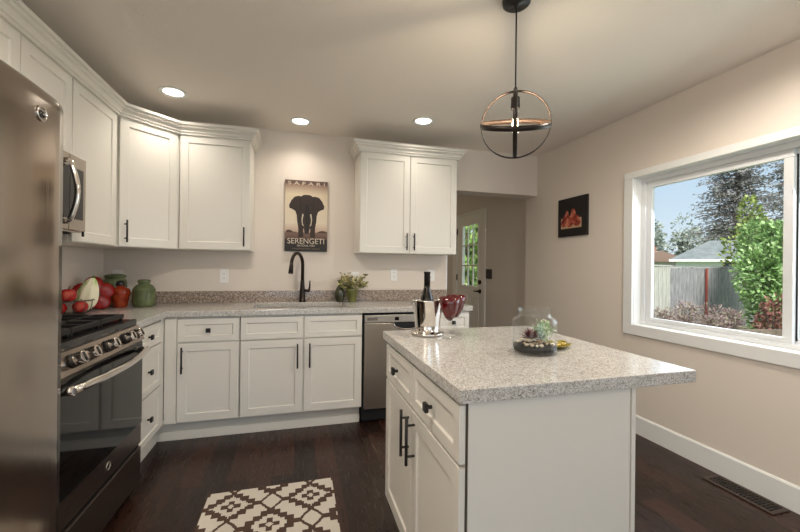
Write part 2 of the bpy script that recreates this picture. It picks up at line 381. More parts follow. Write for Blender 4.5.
def door(T, x0, x1, z0, z1, pull=None, L=0.15):
    d = obj('door', shaker_bm(x0, x1, z0, z1), M['white'], T, 0.0015)
    if pull: obj('handle', pull_bm(pull[0], pull[1], L), M['black'], d)
    return d
def drawer(T, x0, x1, z0, z1, knob=True, fw=0.04):
    d = obj('drawer', shaker_bm(x0, x1, z0, z1, fw=fw), M['white'], T, 0.0015)
    if knob: obj('knob', knob_bm((x0+x1)/2, (z0+z1)/2), M['black'], d, 0.003)
    return d
def carcass(T, w, z0, z1, depth, x0=0.0, name='body'):
    b = bm_(); box(b, x0, x0+w, 0.0195, depth, z0, z1); return obj(name, b, M['white'], T, 0.0015)
BT = 0.874   # underside of worktops
DG = 'base cabinets under the back counter'
# base cabinet with drawer over door, left of the sink
FY = 2.88
T = thing('base_cabinet', 'white base cabinet with one drawer and one door, left of the sink cabinet', 'cabinet', (-0.868, FY, 0))
carcass(T, 0.476, 0.135, BT, 0.60)
b = bm_(); box(b, 0.0, 0.074, 0.004, 0.019, 0.14, 0.868); obj('filler', b, M['white'], T, 0.001)
drawer(T, 0.080, 0.472, 0.700, 0.858); door(T, 0.080, 0.472, 0.145, 0.690, (0.113, 0.578), 0.18)
# sink base
T = thing('sink_cabinet', 'white double-door sink base cabinet below the faucet', 'cabinet', (-0.388, FY, 0))
b = bm_(); box(b, 0.0, 0.884, 0.0195, 0.60, 0.135, 0.66); box(b, 0.0, 0.884, 0.0195, 0.08, 0.66, BT); obj('body', b, M['white'], T)
drawer(T, 0.004, 0.438, 0.700, 0.858, False); drawer(T, 0.446, 0.880, 0.700, 0.858, False)
door(T, 0.004, 0.438, 0.145, 0.690, (0.398, 0.57), 0.18); door(T, 0.446, 0.880, 0.145, 0.690, (0.486, 0.57), 0.18)
# end cabinet
T = thing('base_cabinet', 'narrow white base cabinet at the right end of the back counter, behind the goblets', 'cabinet', (1.108, FY, 0))
carcass(T, 0.30, 0.135, BT, 0.60); drawer(T, 0.004, 0.296, 0.700, 0.858); door(T, 0.004, 0.296, 0.145, 0.690, (0.035, 0.57), 0.18)
# toe kick under the back run
b = bm_(); box(b, -0.94, 0.49, 2.957, 2.975, 0.0, 0.135); box(b, -0.94, 0.49, 2.945, 2.957, 0.0, 0.062)
o = recenter(obj('toe_kick', b, M['white'], None, 0.002)); tag(o, 'white toe kick board along the floor below the back cabinets', 'toe kick')
# drawer stack on the left run (front faces +x)
T = thing('drawer_cabinet', 'white three-drawer base cabinet between the range and the corner', 'cabinet', (-0.868, 2.372, 0), PI/2)
carcass(T, 0.486, 0.135, BT, 0.60)
for z0, z1 in ((0.722, 0.858), (0.437, 0.714), (0.145, 0.429)): drawer(T, 0.004, 0.452, z0, z1)
b = bm_(); box(b, 0.457, 0.5145, 0.004, 0.019, 0.14, 0.868); obj('filler', b, M['white'], T, 0.001)
b = bm_(); box(b, 0.0, 0.55, 0.068, 0.086, 0.0, 0.135); box(b, 0.0, 0.56, 0.056, 0.068, 0.0, 0.062); obj('toe_board', b, M['white'], T, 0.002)

# dishwasher
T = thing('dishwasher', 'stainless steel dishwasher right of the sink cabinet', 'dishwasher', (0.502, 2.885, 0))
b = bm_(); box(b, 0.0, 0.60, 0.03, 0.58, 0.02, 0.868); obj('body', b, M['dark'], T)
b = bm_()
n = 12; top, bot = [], []
box(b, 0.012, 0.592, 0.0, 0.03, 0.115, 0.789); obj('door', b, M['steelx'], T, 0.004)
b = bm_(); box(b, 0.012, 0.592, -0.002, 0.03, 0.793, 0.852); cp = obj('control_panel', b, mat('silver_panel', (190, 184, 176), 0.35, 0.7), T, 0.004)
b = bm_(); box(b, 0.032, 0.115, -0.0035, -0.0018, 0.812, 0.834); obj('display', b, mat('grey_display', (120, 112, 104), 0.3), cp)
b = bm_(); box(b, 0.255, 0.29, -0.0045, -0.0018, 0.808, 0.836); obj('button', b, M['blackglass'], cp, 0.002)
b = bm_(); pl = [(0.245+0.235*(0.5-0.5*math.cos(PI*k/12)), 0.792-0.054*math.sin(PI*k/12)**0.7) for k in range(13)]
prism(b, pl, 'y', -0.002, 0.006); hd = obj('pocket_handle', b, M['dark'], T)
b = bm_(); tube(b, [(p[0], -0.004, p[1]) for p in pl], 0.005, 8); obj('rim', b, M['chrome'], hd)
b = bm_(); box(b, 0.01, 0.59, 0.06, 0.075, 0.0, 0.112); obj('toe_plate', b, M['dark'], T)

# ------------------------------------------------------------------ worktops
b = bm_()
slab(b, [XL+0.002, -0.853, -0.33, 0.40, 1.43], [2.358, 2.862, 2.985, 3.375, YB-0.002],
     lambda x, y: (x < -0.853 or y > 2.862) and not (-0.33 < x < 0.40 and 2.985 < y < 3.375), BT, 0.914)
o = obj('countertop', b, M['quartz'], None, 0.003); tag(o, 'speckled beige quartz worktop running along the left and back walls', 'countertop'); recenter(o)
b = bm_(); box(b, XL+0.022, 1.438, YB-0.022, YB-0.001, 0.9145, 1.012); box(b, XL+0.001, XL+0.022, 2.36, YB-0.001, 0.9145, 1.012)
o = recenter(obj('backsplash', b, M['quartz_shaded'], None, 0.002)); tag(o, 'low speckled quartz backsplash strip with shade in its colour, behind the sink and back counter', 'backsplash')
# sink + faucet
T = thing('kitchen_sink', 'undermount stainless steel sink set into the back counter', 'sink', (0.035, 3.18, 0.66))
b = bm_()
def basin(b, x0, x1, y0, y1, zt, zb):
    o1 = [b.verts.new(p) for p in ((x0,y0,zt),(x1,y0,zt),(x1,y1,zt),(x0,y1,zt))]
    i1 = [b.verts.new(p) for p in ((x0+.015,y0+.015,zb),(x1-.015,y0+.015,zb),(x1-.015,y1-.015,zb),(x0+.015,y1-.015,zb))]
    for i in range(4): b.faces.new((o1[i], o1[(i+1)%4], i1[(i+1)%4], i1[i]))
    b.faces.new(i1)
basin(b, -0.372, -0.012, -0.2, 0.2, 0.212, 0.02); basin(b, 0.012, 0.372, -0.2, 0.2, 0.212, 0.02)
q = [b.verts.new(p) for p in ((-0.012,-0.2,0.212),(0.012,-0.2,0.212),(0.012,0.2,0.212),(-0.012,0.2,0.212))]; b.faces.new(q)
o = obj('basin', b, M['steelx'], T); sm = o.modifiers.new('s', 'SOLIDIFY'); sm.thickness = 0.002; sm.offset = -1
for xx in (-0.19, 0.19):
    b = bm_(); lathe(b, [(0, 0.0), (0.045, 0.0), (0.045, 0.004), (0.03, 0.003), (0, 0.001)], (xx, 0.0, 0.021), 20); obj('drain', b, M['chrome'], T)
T = thing('kitchen_faucet', 'black gooseneck faucet with side lever behind the sink', 'faucet', (0.048, 3.425, 0.9145))
b = bm_(); lathe(b, [(0, 0), (0.031, 0), (0.031, 0.004), (0.027, 0.01), (0.024, 0.09), (0.019, 0.15), (0.016, 0.19), (0, 0.19)], n=24); obj('base', b, M['bronze'], T)
b = bm_(); dx, dy = -0.098, -0.215; pts = [(0, 0, 0.18), (0, 0, 0.33)]
for k in range(1, 13):
    a = PI*k/12; s = (1-math.cos(a))/2*0.94; pts.append((dx*s, dy*s, 0.33+0.098*math.sin(a)))
obj('spout', b, M['bronze'], T) if False else None
tube(b, pts, 0.0145, 14); obj('spout', b, M['bronze'], T)
b = bm_(); p = Vector(pts[-1]); tube(b, [p+Vector((0,0,0.012)), p+Vector((dx*.03, dy*.03, -0.03)), p+Vector((dx*.06, dy*.06, -0.075))], [0.0155, 0.018, 0.021], 14); obj('spray_head', b, M['bronze'], T)
b = bm_(); cyl(b, (0.015, 0, 0.1), (0.062, -0.008, 0.1), 0.013); tube(b, [(0.056, -0.008, 0.1), (0.062, -0.01, 0.13), (0.064, -0.012, 0.19)], [0.009, 0.008, 0.006], 10); obj('lever', b, M['bronze'], T)

# ------------------------------------------------------------------ wall cabinets
UZ0, UZ1 = 1.352, 2.262
def upper(name, label, loc, rz, w, doors, z0=UZ0, depth=0.316, L=0.15):
    T = thing(name, label, 'cabinet', loc, rz)
    carcass(T, w, z0, UZ1, depth)
    for (x0, x1, hx) in doors: door(T, x0, x1, z0+0.004, 2.222, (hx, z0+0.105), L)
    b = bm_(); box(b, 0, w, 0.003, 0.019, 2.224, UZ1); obj('top_rail', b, M['white'], T)
    return T
upper('wall_cabinet', 'white two-door wall cabinet right of the elephant poster', (0.512, 3.17, 0), 0, 0.90, [(0.004, 0.448, 0.416), (0.452, 0.896, 0.484)])
upper('wall_cabinet', 'white one-door wall cabinet left of the elephant poster', (-0.868, 3.17, 0), 0, 0.502, [(0.005, 0.498, 0.463)])
upper('wall_cabinet', 'white wall cabinet between the microwave and the angled corner cabinet', (-1.155, 2.372, 0), PI/2, 0.510, [(0.004, 0.500, 0.04)], depth=0.326)
upper('wall_cabinet', 'short white two-door wall cabinet above the microwave', (-1.155, 1.600, 0), PI/2, 0.768, [(0.004, 0.380, 0.34), (0.386, 0.764, 0.42)], z0=1.785, depth=0.326)
# angled corner cabinet
s2 = math.sqrt(2); ln = math.hypot(0.285, 0.285)
T = thing('corner_cabinet', 'white angled corner wall cabinet above the green jar', 'cabinet', (-1.155, 2.885, 0), PI/4)
b = bm_()
def loc45(x, y):   # world -> local
    dx, dy = x+1.155, y-2.885; return ((dx+dy)/s2, (-dx+dy)/s2)
prism(b, [loc45(*p) for p in ((-1.158, 2.910), (-0.895, 3.173), (-0.872, 3.186), (-0.870, 3.486), (XL+0.003, 3.486), (XL+0.003, 2.885), (-1.166, 2.886))], 'z', UZ0, UZ1); obj('body', b, M['white'], T)
door(T, 0.014, ln-0.010, UZ0+0.004, 2.222, (0.047, UZ0+0.105)); b = bm_(); box(b, 0.0, ln-0.002, 0.003, 0.019, 2.224, UZ1); obj('top_rail', b, M['white'], T)

def crown(name, label, path):
    prof = [(0.0, 2.222), (0.013, 2.222), (0.013, 2.236), (0.022, 2.238), (0.024, 2.250), (0.032, 2.262), (0.046, 2.268), (0.046, 2.281), (0.060, 2.284), (0.064, 2.301), (0.0, 2.301)]
    P = [Vector(p) for p in path]; k = len(P); offs = []
    nr = lambda d: Vector((d.y, -d.x))
    for i in range(k):
        d0 = (P[i]-P[i-1]).normalized() if i > 0 else None; d1 = (P[i+1]-P[i]).normalized() if i < k-1 else None
        if d0 is None: offs.append(nr(d1))
        elif d1 is None: offs.append(nr(d0))
        else:
            a, c = nr(d0), nr(d1); mm = (a+c).normalized(); offs.append(mm/mm.dot(a))
    b = bm_(); R_ = []
    for p, q in zip(P, offs): R_.append([b.verts.new((p.x+q.x*(o+0.0005), p.y+q.y*(o+0.0005), z)) for o, z in prof])
    for A, B in zip(R_, R_[1:]):
        for j in range(len(prof)): b.faces.new((A[j], A[(j+1) % len(prof)], B[(j+1) % len(prof)], B[j]))
    b.faces.new(R_[0]); b.faces.new(R_[-1][::-1])
    o = recenter(obj(name, b, M['white'])); tag(o, label, 'crown molding'); return o
crown('crown_molding', 'stepped white crown molding along the tops of the left and corner cabinets', [(-1.155, 1.600), (-1.155, 2.885), (-0.868, 3.17), (-0.366, 3.17), (-0.366, 3.488)])
crown('crown_molding', 'stepped white crown molding around the top of the cabinet right of the poster', [(0.512, 3.488), (0.512, 3.17), (1.412, 3.17), (1.412, 3.488)])

# ------------------------------------------------------------------ microwave (local: x = +y world, front -y = +x world)
T = thing('microwave', 'stainless over-the-range microwave with black glass door', 'microwave', (-1.085, 1.604, 1.392), PI/2)
b = bm_(); box(b, 0, 0.752, 0.022, 0.396, 0.004, 0.388); obj('body', b, M['steel'], T)
b = bm_(); box(b, 0.002, 0.600, 0.0, 0.021, 0.012, 0.388); d = obj('door', b, M['steel'], T, 0.003)
b = bm_(); box(b, 0.035, 0.598, -0.002, 0.002, 0.068, 0.325); obj('window', b, M['blackglass'], d)
b = bm_(); box(b, 0.603, 0.751, 0.0, 0.021, 0.012, 0.388); d2 = obj('control_panel', b, M['steel'], T, 0.003)
b = bm_(); box(b, 0.605, 0.722, -0.002, 0.002, 0.068, 0.325); obj('keypad', b, M['blackglass'], d2)
b = bm_(); pts = [(0.572, 0.0, 0.045)]+[(0.572, -0.018-0.030*math.sin(PI*k/10), 0.055+0.285*k/10) for k in range(11)]+[(0.572, 0.0, 0.350)]
tube(b, pts, 0.012, 10); obj('handle', b, M['chrome'], d)
b = bm_(); box(b, 0.03, 0.72, 0.05, 0.36, -0.004, 0.003); obj('vent_grille', b, M['dark'], T)

# ------------------------------------------------------------------ range
T = thing('gas_range', 'stainless gas range with black glass oven door and five knobs', 'stove', (-0.815, 1.598, 0), PI/2)
Wd = 0.756
b = bm_(); box(b, 0.0, Wd, 0.03, 0.64, 0.05, 0.905); obj('body', b, M['steeldark'], T)
b = bm_(); box(b, 0.0, Wd, 0.028, 0.655, 0.905, 0.9365); obj('cooktop', b, M['enamel'], T, 0.004)
b = bm_(); prism(b, [(-0.012, 0.826), (0.03, 0.826), (0.056, 0.8995), (0.056, 0.9045), (0.022, 0.9045)], 'x', 0.0, Wd); cp = obj('control_panel', b, M['steel'], T, 0.002)
nv = Vector((0, -0.080, 0.034)).normalized()
for kx in (0.105, 0.205, 0.378, 0.555, 0.655):
    b = bm_(); c0 = Vector((kx, 0.002, 0.867)); 
    cyl(b, c0-nv*0.004, c0+nv*0.009, 0.028, 0.027, 24); k = obj('knob', b, M['black'], cp)
    b = bm_(); cyl(b, c0+nv*0.009, c0+nv*0.040, 0.026, 0.024, 24)
    u = Vector((1, 0, 0)); w = nv.cross(u)
    obj('knob_cap', b, M['chrome'], k, 0.002)
    b = bm_(); cyl(b, c0+nv*0.0405+w*0.017, c0+nv*0.0405-w*0.017, 0.004, n=8); obj('pointer', b, M['black'], k)
b = bm_(); box(b, 0.004, Wd-0.004, 0.0, 0.03, 0.262, 0.820); d = obj('oven_door', b, M['steeldark'], T, 0.004)
b = bm_(); box(b, 0.006, Wd-0.006, -0.003, 0.002, 0.372, 0.816); obj('oven_window', b, M['blackglass'], d, 0.001)
b = bm_()
pts = [(0.03+0.70*k/14, -0.030-0.035*math.sin(PI*k/14), 0.772) for k in range(15)]
tube(b, pts, 0.016, 12)
for q in (pts[0], pts[-1]): cyl(b, (q[0], 0.0, 0.772), (q[0], q[1]-0.008, 0.772), 0.017)
obj('handle', b, M['chrome'], d)
b = bm_(); box(b, 0.004, Wd-0.004, 0.0, 0.03, 0.058, 0.242); obj('storage_drawer', b, M['steeldark'], T, 0.004)
b = bm_(); box(b, 0.01, Wd-0.01, 0.05, 0.6, 0.0, 0.052); obj('plinth', b, M['dark'], T)
b = bm_(); box(b, 0.004, Wd-0.004, 0.012, 0.031, 0.240, 0.264); obj('door_gap', b, M['dark'], T)
def badge(parent, cx, cz, y, r):
    b = bm_(); tube(b, [(cx+r*math.cos(2*PI*k/24), y-0.001, cz+r*math.sin(2*PI*k/24)) for k in range(24)], r*0.14, 6, True)
    cyl(b, (cx, y+0.001, cz), (cx, y-0.0012, cz), r*0.95, n=24)
    bd = obj('badge', b, M['chrome'], parent)
    b = bm_()
    loop = lambda x0, s: [(cx+x0+s*(0.24*r*math.cos(t)), y-0.002, cz+0.34*r*math.sin(t)) for t in [PI*0.25+2*PI*0.85*k/14 for k in range(15)]]
    tube(b, loop(-0.30*r, 1), r*0.07, 6); tube(b, loop(0.30*r, 1), r*0.07, 6)
    tube(b, [(cx-0.62*r, y-0.002, cz-0.2*r), (cx-0.2*r, y-0.002, cz-0.55*r), (cx+0.3*r, y-0.002, cz-0.5*r), (cx+0.66*r, y-0.002, cz-0.1*r)], r*0.06, 6)
    obj('monogram', b, M['dark'], bd)
badge(d, 0.380, 0.322, 0.0, 0.017)
# grates and burners
for gi in range(3):
    x0 = 0.012+gi*0.245; x1 = x0+0.240
    b = bm_(); z = 0.957
    def bar(p, q, w=0.006, h=0.010):
        p = Vector(p); q = Vector(q); dd = (q-p).normalized(); s = Vector((-dd.y, dd.x, 0))*w
        vs = [b.verts.new(v) for v in (p-s-Vector((0,0,h)), p+s-Vector((0,0,h)), p+s+Vector((0,0,h)), p-s+Vector((0,0,h)), q-s-Vector((0,0,h)), q+s-Vector((0,0,h)), q+s+Vector((0,0,h)), q-s+Vector((0,0,h)))]
        for f in ((0,1,2,3),(7,6,5,4),(0,4,5,1),(1,5,6,2),(2,6,7,3),(3,7,4,0)): b.faces.new([vs[i] for i in f])
    for xx in (x0+0.006, (x0+x1)/2, x1-0.006): bar((xx, 0.085, z), (xx, 0.635, z))
    for yy in (0.09, 0.22, 0.36, 0.50, 0.63): bar((x0, yy, z), (x1, yy, z))
    for xx in (x0+0.01, x1-0.01):
        for yy in (0.095, 0.36, 0.625): box(b, xx-0.007, xx+0.007, yy-0.007, yy+0.007, 0.9366, 0.950)
    obj('grate', b, M['iron'], T)
    for yy in ((0.22, 0.50) if gi != 1 else (0.36,)):
        b = bm_(); lathe(b, [(0, 0), (0.045, 0), (0.045, 0.006), (0.030, 0.007), (0.030, 0.012), (0, 0.013)], ((x0+x1)/2, yy, 0.9366), 20); obj('burner', b, M['iron'], T)

# ------------------------------------------------------------------ fridge
T = thing('refrigerator', 'tall stainless steel refrigerator at the left edge of the kitchen', 'refrigerator', (-0.757, 0.600, 0), PI/2)
FW = 0.92
b = bm_(); box(b, 0, FW, 0.075, 0.70, 0.02, 1.772); obj('body', b, M['steeldark'], T, 0.004)
def fdoor(x0, x1, z0, z1):
    b = bm_(); n = 14; prof = []
    for k in range(n+1):
        t = k/n; x_ = x0+(x1-x0)*t; s = 2*t-1
        edge = 0.004*max(0, (abs(s)-0.86)/0.14)**2
        prof.append((x_, 0.004-0.012*(1-s*s)+edge))
    rows = [(z0, 0.012), (z0+0.006, 0.004), (z0+0.018, 0.0)] + [(z0+0.018+(z1-0.05-z0-0.018)*k/6, 0.0) for k in range(1, 7)] + [(z1-0.030, 0.0015), (z1-0.014, 0.006), (z1-0.005, 0.014), (z1, 0.026)]
    G = [[b.verts.new((px_, py_+o, zz)) for px_, py_ in prof] for zz, o in rows]
    for A, B in zip(G, G[1:]):
        for i in range(n): b.faces.new((A[i], A[i+1], B[i+1], B[i])).smooth = True
    bk = 0.072
    Lb = [b.verts.new((x0, bk, z0)), b.verts.new((x1, bk, z0)), b.verts.new((x1, bk, z1)), b.verts.new((x0, bk, z1))]
    b.faces.new(Lb); b.faces.new([*G[-1], Lb[2], Lb[3]][::-1]); b.faces.new([*G[0][::-1], Lb[0], Lb[1]][::-1])
    b.faces.new([g[0] for g in G]+[Lb[3], Lb[0]]); b.faces.new(([g[-1] for g in G]+[Lb[2], Lb[1]])[::-1])
    return b
d1 = obj('door', fdoor(0.002, 0.398, 0.06, 1.782), M['steel'], T)
d2 = obj('door', fdoor(0.404, 0.918, 0.06, 1.782), M['steel'], T)
badge(d2, 0.778, 1.690, -0.007, 0.021)
for dd_, hx in ((d1, 0.35), (d2, 0.45)):
    b = bm_(); tube(b, [(hx, -0.005, 0.62), (hx, -0.05, 0.66), (hx, -0.055, 1.1), (hx, -0.05, 1.5), (hx, -0.005, 1.54)], 0.011, 10); obj('handle', b, M['chrome'], dd_)
for hx in (0.05, 0.87):
    b = bm_(); box(b, hx-0.02, hx+0.02, 0.05, 0.10, 1.7722, 1.790); obj('hinge_cover', b, M['steeldark'], T, 0.003)
b = bm_(); box(b, 0.02, FW-0.02, 0.09, 0.6, 0.0, 0.05); obj('plinth', b, M['dark'], T)

# ------------------------------------------------------------------ island
T = thing('kitchen_island', 'white kitchen island cabinet with two drawers and two doors', 'island', (0.430, 1.795, 0), -PI/2)
Li = 0.862
b = bm_(); box(b, 0.0, Li-0.004, 0.0195, 0.582, 0.10, 0.875); box(b, 0.0, Li-0.006, 0.085, 0.582, 0.0, 0.10); obj('body', b, M['white'], T, 0.001)
drawer(T, 0.006, 0.425, 0.700, 0.862); drawer(T, 0.431, Li-0.002, 0.700, 0.862)
door(T, 0.006, 0.425, 0.118, 0.690, (0.392, 0.590), 0.18); door(T, 0.431, Li-0.002, 0.118, 0.690, (0.466, 0.590), 0.18)
b = bm_(); box(b, Li-0.003, Li+0.002, 0.026, 0.578, 0.0, 0.872); obj('end_panel', b, M['white'], T, 0.001)
b = bm_(); box(b, -0.002, Li+0.004, 0.5825, 0.598, 0.0, 0.872); obj('back_panel', b, M['white'], T, 0.0015)
b = bm_(); box(b, Li-0.0035, Li-0.002, 0.0195, 0.026, 0.1, 0.872); obj('shadow_gap', b, M['seam'], T)
b = bm_(); box(b, 0.420, 1.249, 0.908, 1.832, 0.8755, 0.9145)
o = recenter(obj('island_countertop', b, M['quartz'], None, 0.003)); tag(o, 'speckled light grey quartz top overhanging the kitchen island', 'countertop')

# ------------------------------------------------------------------ things on the island
IZ = 0.915
T = thing('ice_bucket', 'polished silver ice bucket holding the dark bottle', 'bucket', (0.605, 1.69, IZ))
b = bm_(); lathe(b, [(0, 0.0), (0.068, 0.0), (0.072, 0.006), (0.066, 0.014), (0.056, 0.02), (0.060, 0.05), (0.066, 0.10), (0.072, 0.16), (0.075, 0.166), (0.071, 0.168), (0.066, 0.160), (0.060, 0.10), (0.052, 0.03), (0, 0.026)], n=40); obj('bowl', b, M['chrome'], T)
b = bm_(); pts = [(0.071*math.cos(2*PI*k/30), 0.071*math.sin(2*PI*k/30), 0.008) for k in range(30)]; tube(b, pts, 0.0075, 8, True); obj('foot_ring', b, M['chrome'], T)
for s in (-1, 1):
    b = bm_(); tube(b, [(s*0.070, -0.02, 0.15), (s*0.080, -0.012, 0.155), (s*0.083, 0.0, 0.156), (s*0.080, 0.012, 0.155), (s*0.070, 0.02, 0.15)], 0.005, 8); obj('handle', b, M['chrome'], T)
T = thing('wine_bottle', 'dark glass bottle standing in the silver ice bucket', 'bottle', (0.602, 1.69, IZ+0.028))
b = bm_(); lathe(b, [(0, 0), (0.034, 0), (0.037, 0.006), (0.037, 0.115), (0.034, 0.135), (0.024, 0.165), (0.016, 0.195), (0.0145, 0.21), (0, 0.21)], n=28); obj('glass_body', b, M['bottle'], T)
b = bm_(); lathe(b, [(0, 0.205), (0.0148, 0.205), (0.0148, 0.265), (0.0165, 0.267), (0.0165, 0.273), (0, 0.273)], n=24); obj('foil', b, mat('bottle_foil', (24, 20, 19), 0.35), T)
M['garnet'] = varied('red_glass_bowl', [(0.3, (66, 6, 10)), (0.7, (96, 12, 18))], 0.08, 30, spec=0.8)
for (gx, gy, lab) in ((0.676, 1.588, 'red-bowled goblet on a clear stem, nearer the ice bucket, left of the pair'), (0.752, 1.692, 'red-bowled goblet on a clear stem, right of the pair')):
    T = thing('wine_goblet', lab, 'glass', (gx, gy, IZ), group='red goblets beside the ice bucket')
    b = bm_(); lathe(b, [(0, 0.078), (0.009, 0.079), (0.022, 0.095), (0.036, 0.122), (0.045, 0.155), (0.0485, 0.186), (0.047, 0.186), (0.0435, 0.155), (0.0345, 0.123), (0.020, 0.097), (0, 0.082)], n=32); obj('bowl', b, M['garnet'], T)
    b = bm_(); lathe(b, [(0, 0.0), (0.034, 0.0), (0.034, 0.002), (0.012, 0.006), (0.0055, 0.014), (0.005, 0.04), (0.009, 0.048), (0.005, 0.056), (0.006, 0.076), (0.010, 0.0825), (0, 0.082)], n=24); obj('stem', b, M['jar'], T)
JX, JY = 0.884, 1.248
T = thing('terrarium_jar', 'clear glass jar terrarium with dark soil on the island', 'jar', (JX, JY, IZ))
b = bm_(); ow = [(0, 0.0), (0.077, 0.0), (0.082, 0.006), (0.083, 0.02), (0.083, 0.118), (0.081, 0.127), (0.072, 0.135), (0.062, 0.139), (0.060, 0.143), (0.060, 0.160), (0.064, 0.166), (0.064, 0.170)]
iw = [(0.059, 0.170), (0.0565, 0.160), (0.0565, 0.142), (0.060, 0.136), (0.070, 0.131), (0.0775, 0.124), (0.0790, 0.116), (0.0790, 0.02), (0.076, 0.008), (0, 0.006)]
lathe(b, ow+iw, n=40); obj('glass', b, M['jar'], T)
b = bm_(); lathe(b, [(0, 0.0065), (0.075, 0.0085), (0.078, 0.02), (0.078, 0.031), (0.06, 0.034), (0.03, 0.036), (0, 0.035)], n=36); obj('soil', b, varied('dark_soil', [(0.3, (12, 9, 8)), (0.7, (30, 23, 19))], 0.9, 90, bmp=0.5), T)
b = bm_()
rs = random.Random(3)
for k in range(38):
    a = rs.uniform(0, 2*PI); r = 0.068*math.sqrt(rs.uniform(0.05, 1)); s = rs.uniform(0.0045, 0.0095)
    ellipsoid(b, (r*math.cos(a), r*math.sin(a), 0.034+s*0.5), (s, s*rs.uniform(.7, 1), s*0.7), 8, 6)
obj('pebbles', b, varied('cream_pebbles', [(0.0, (150, 120, 92)), (0.5, (206, 186, 158)), (1.0, (236, 226, 208))], 0.6, island=True), T, kind='stuff')
def rosette(name, label, loc, mt, n, L, w, tilt0, tilt1, rings=3):
    b = bm_(); rr = random.Random(len(label))
    for k in range(n):
        a = k*2.39996; t = k/n; el = tilt0+(tilt1-tilt0)*t; ll = L*(0.75+0.25*t)*rr.uniform(.85, 1.1)
        d = Vector((math.cos(a)*math.cos(el), math.sin(a)*math.cos(el), math.sin(el))); s = Vector((-math.sin(a), math.cos(a), 0)); u = s.cross(d)
        o0 = Vector((0, 0, 0.004))
        v = [b.verts.new(p) for p in (o0-s*w*.4, o0+s*w*.4, o0+d*ll*.55+s*w+u*-.002, o0+d*ll*.55-s*w+u*-.002, o0+d*ll, o0+d*ll*.5-u*w*.5)]
        b.faces.new((v[0], v[1], v[2], v[4], v[3])); b.faces.new((v[1], v[0], v[5])); b.faces.new((v[0], v[3], v[5])); b.faces.new((v[3], v[4], v[5])); b.faces.new((v[4], v[2], v[5])); b.faces.new((v[2], v[1], v[5]))
    o = obj(name, b, mt, None, loc=loc); tag(o, label, 'plant'); return o
rosette('succulent', 'dark red spiky succulent on the left inside the glass jar', (JX-0.030, JY-0.018, IZ+0.052), varied('red_leaf', [(0, (62, 14, 20)), (1, (112, 34, 36))], 0.45, island=True), 46, 0.054, 0.0055, 1.35, 0.0)
rosette('succulent', 'tan rosette succulent low at the front inside the glass jar', (JX-0.012, JY-0.046, IZ+0.038), varied('tan_leaf', [(0, (160, 126, 78)), (1, (200, 168, 120))], 0.5, island=True), 22, 0.024, 0.005, 1.3, 0.2)
def leaf_bush(b, rr, n, cfn, size, asp=0.5, up=0.0):
    for k in range(n):
        p, nrm = cfn(rr)
        d = (Vector(nrm)+Vector((rr.uniform(-.8,.8), rr.uniform(-.8,.8), rr.uniform(-.8,.8)+up))).normalized()
        u, w = basis(d); a = rr.uniform(0, 2*PI); s = (u*math.cos(a)+w*math.sin(a)); L = size*rr.uniform(.6, 1.25)
        P = Vector(p); v = [b.verts.new(q) for q in (P, P+d*L*.5+s*L*asp*.5, P+d*L, P+d*L*.5-s*L*asp*.5)]
        b.faces.new(v)
b = bm_(); rr = random.Random(5)
leaf_bush(b, rr, 260, lambda r: ((lambda v: (v*0.039, v))(Vector((r.gauss(0,1), r.gauss(0,1), r.gauss(0.3,1))).normalized()*r.uniform(.3,1))), 0.016, 0.55)
for k in range(8):
    a = k*0.8; tube(b, [(0, 0, -0.042), (0.012*math.cos(a), 0.012*math.sin(a), -0.01), (0.026*math.cos(a), 0.026*math.sin(a), 0.02)], 0.0015, 5)
o = obj('succulent', b, varied('pale_leaf', [(0, (128, 156, 112)), (0.5, (176, 196, 158)), (1, (214, 224, 200))], 0.55, island=True), None, loc=(JX+0.030, JY-0.004, IZ+0.078), fix=False); tag(o, 'pale green bushy succulent on the right inside the glass jar', 'plant')
# gold leaf dish
T = thing('leaf_dish', 'small gold leaf-shaped dish behind the glass jar', 'dish', (1.030, 1.300, IZ), 0.6)
b = bm_(); n = 20; R0, R1 = [], []
for k in range(n):
    a = 2*PI*k/n; r = 0.075*(0.75+0.25*abs(math.cos(2.5*a))); R0.append(b.verts.new((r*math.cos(a), r*.72*math.sin(a), 0.016+0.003*math.cos(5*a)))); R1.append(b.verts.new((r*.6*math.cos(a), r*.45*math.sin(a), 0.003)))
c0 = b.verts.new((0, 0, 0.002))
for k in range(n):
    b.faces.new((R0[k], R0[(k+1)%n], R1[(k+1)%n], R1[k])).smooth = True; b.faces.new((R1[k], R1[(k+1)%n], c0)).smooth = True
o = obj('dish', b, varied('gold_leaf', [(0.3, (112, 96, 30)), (0.6, (176, 160, 62)), (0.8, (214, 204, 120))], 0.3, 60, metal=0.35), T); sm = o.modifiers.new('s', 'SOLIDIFY'); sm.thickness = 0.002
for k, (ax_, ay_) in enumerate(((-0.02, -0.01), (0.01, 0.01), (0.015, -0.018))):
    b = bm_(); ellipsoid(b, (ax_, ay_, 0.014), (0.010, 0.010, 0.009), 10, 8); obj('gold_bead', b, mat('gold_bead_metal', (214, 188, 110), 0.25, 0.8), T)

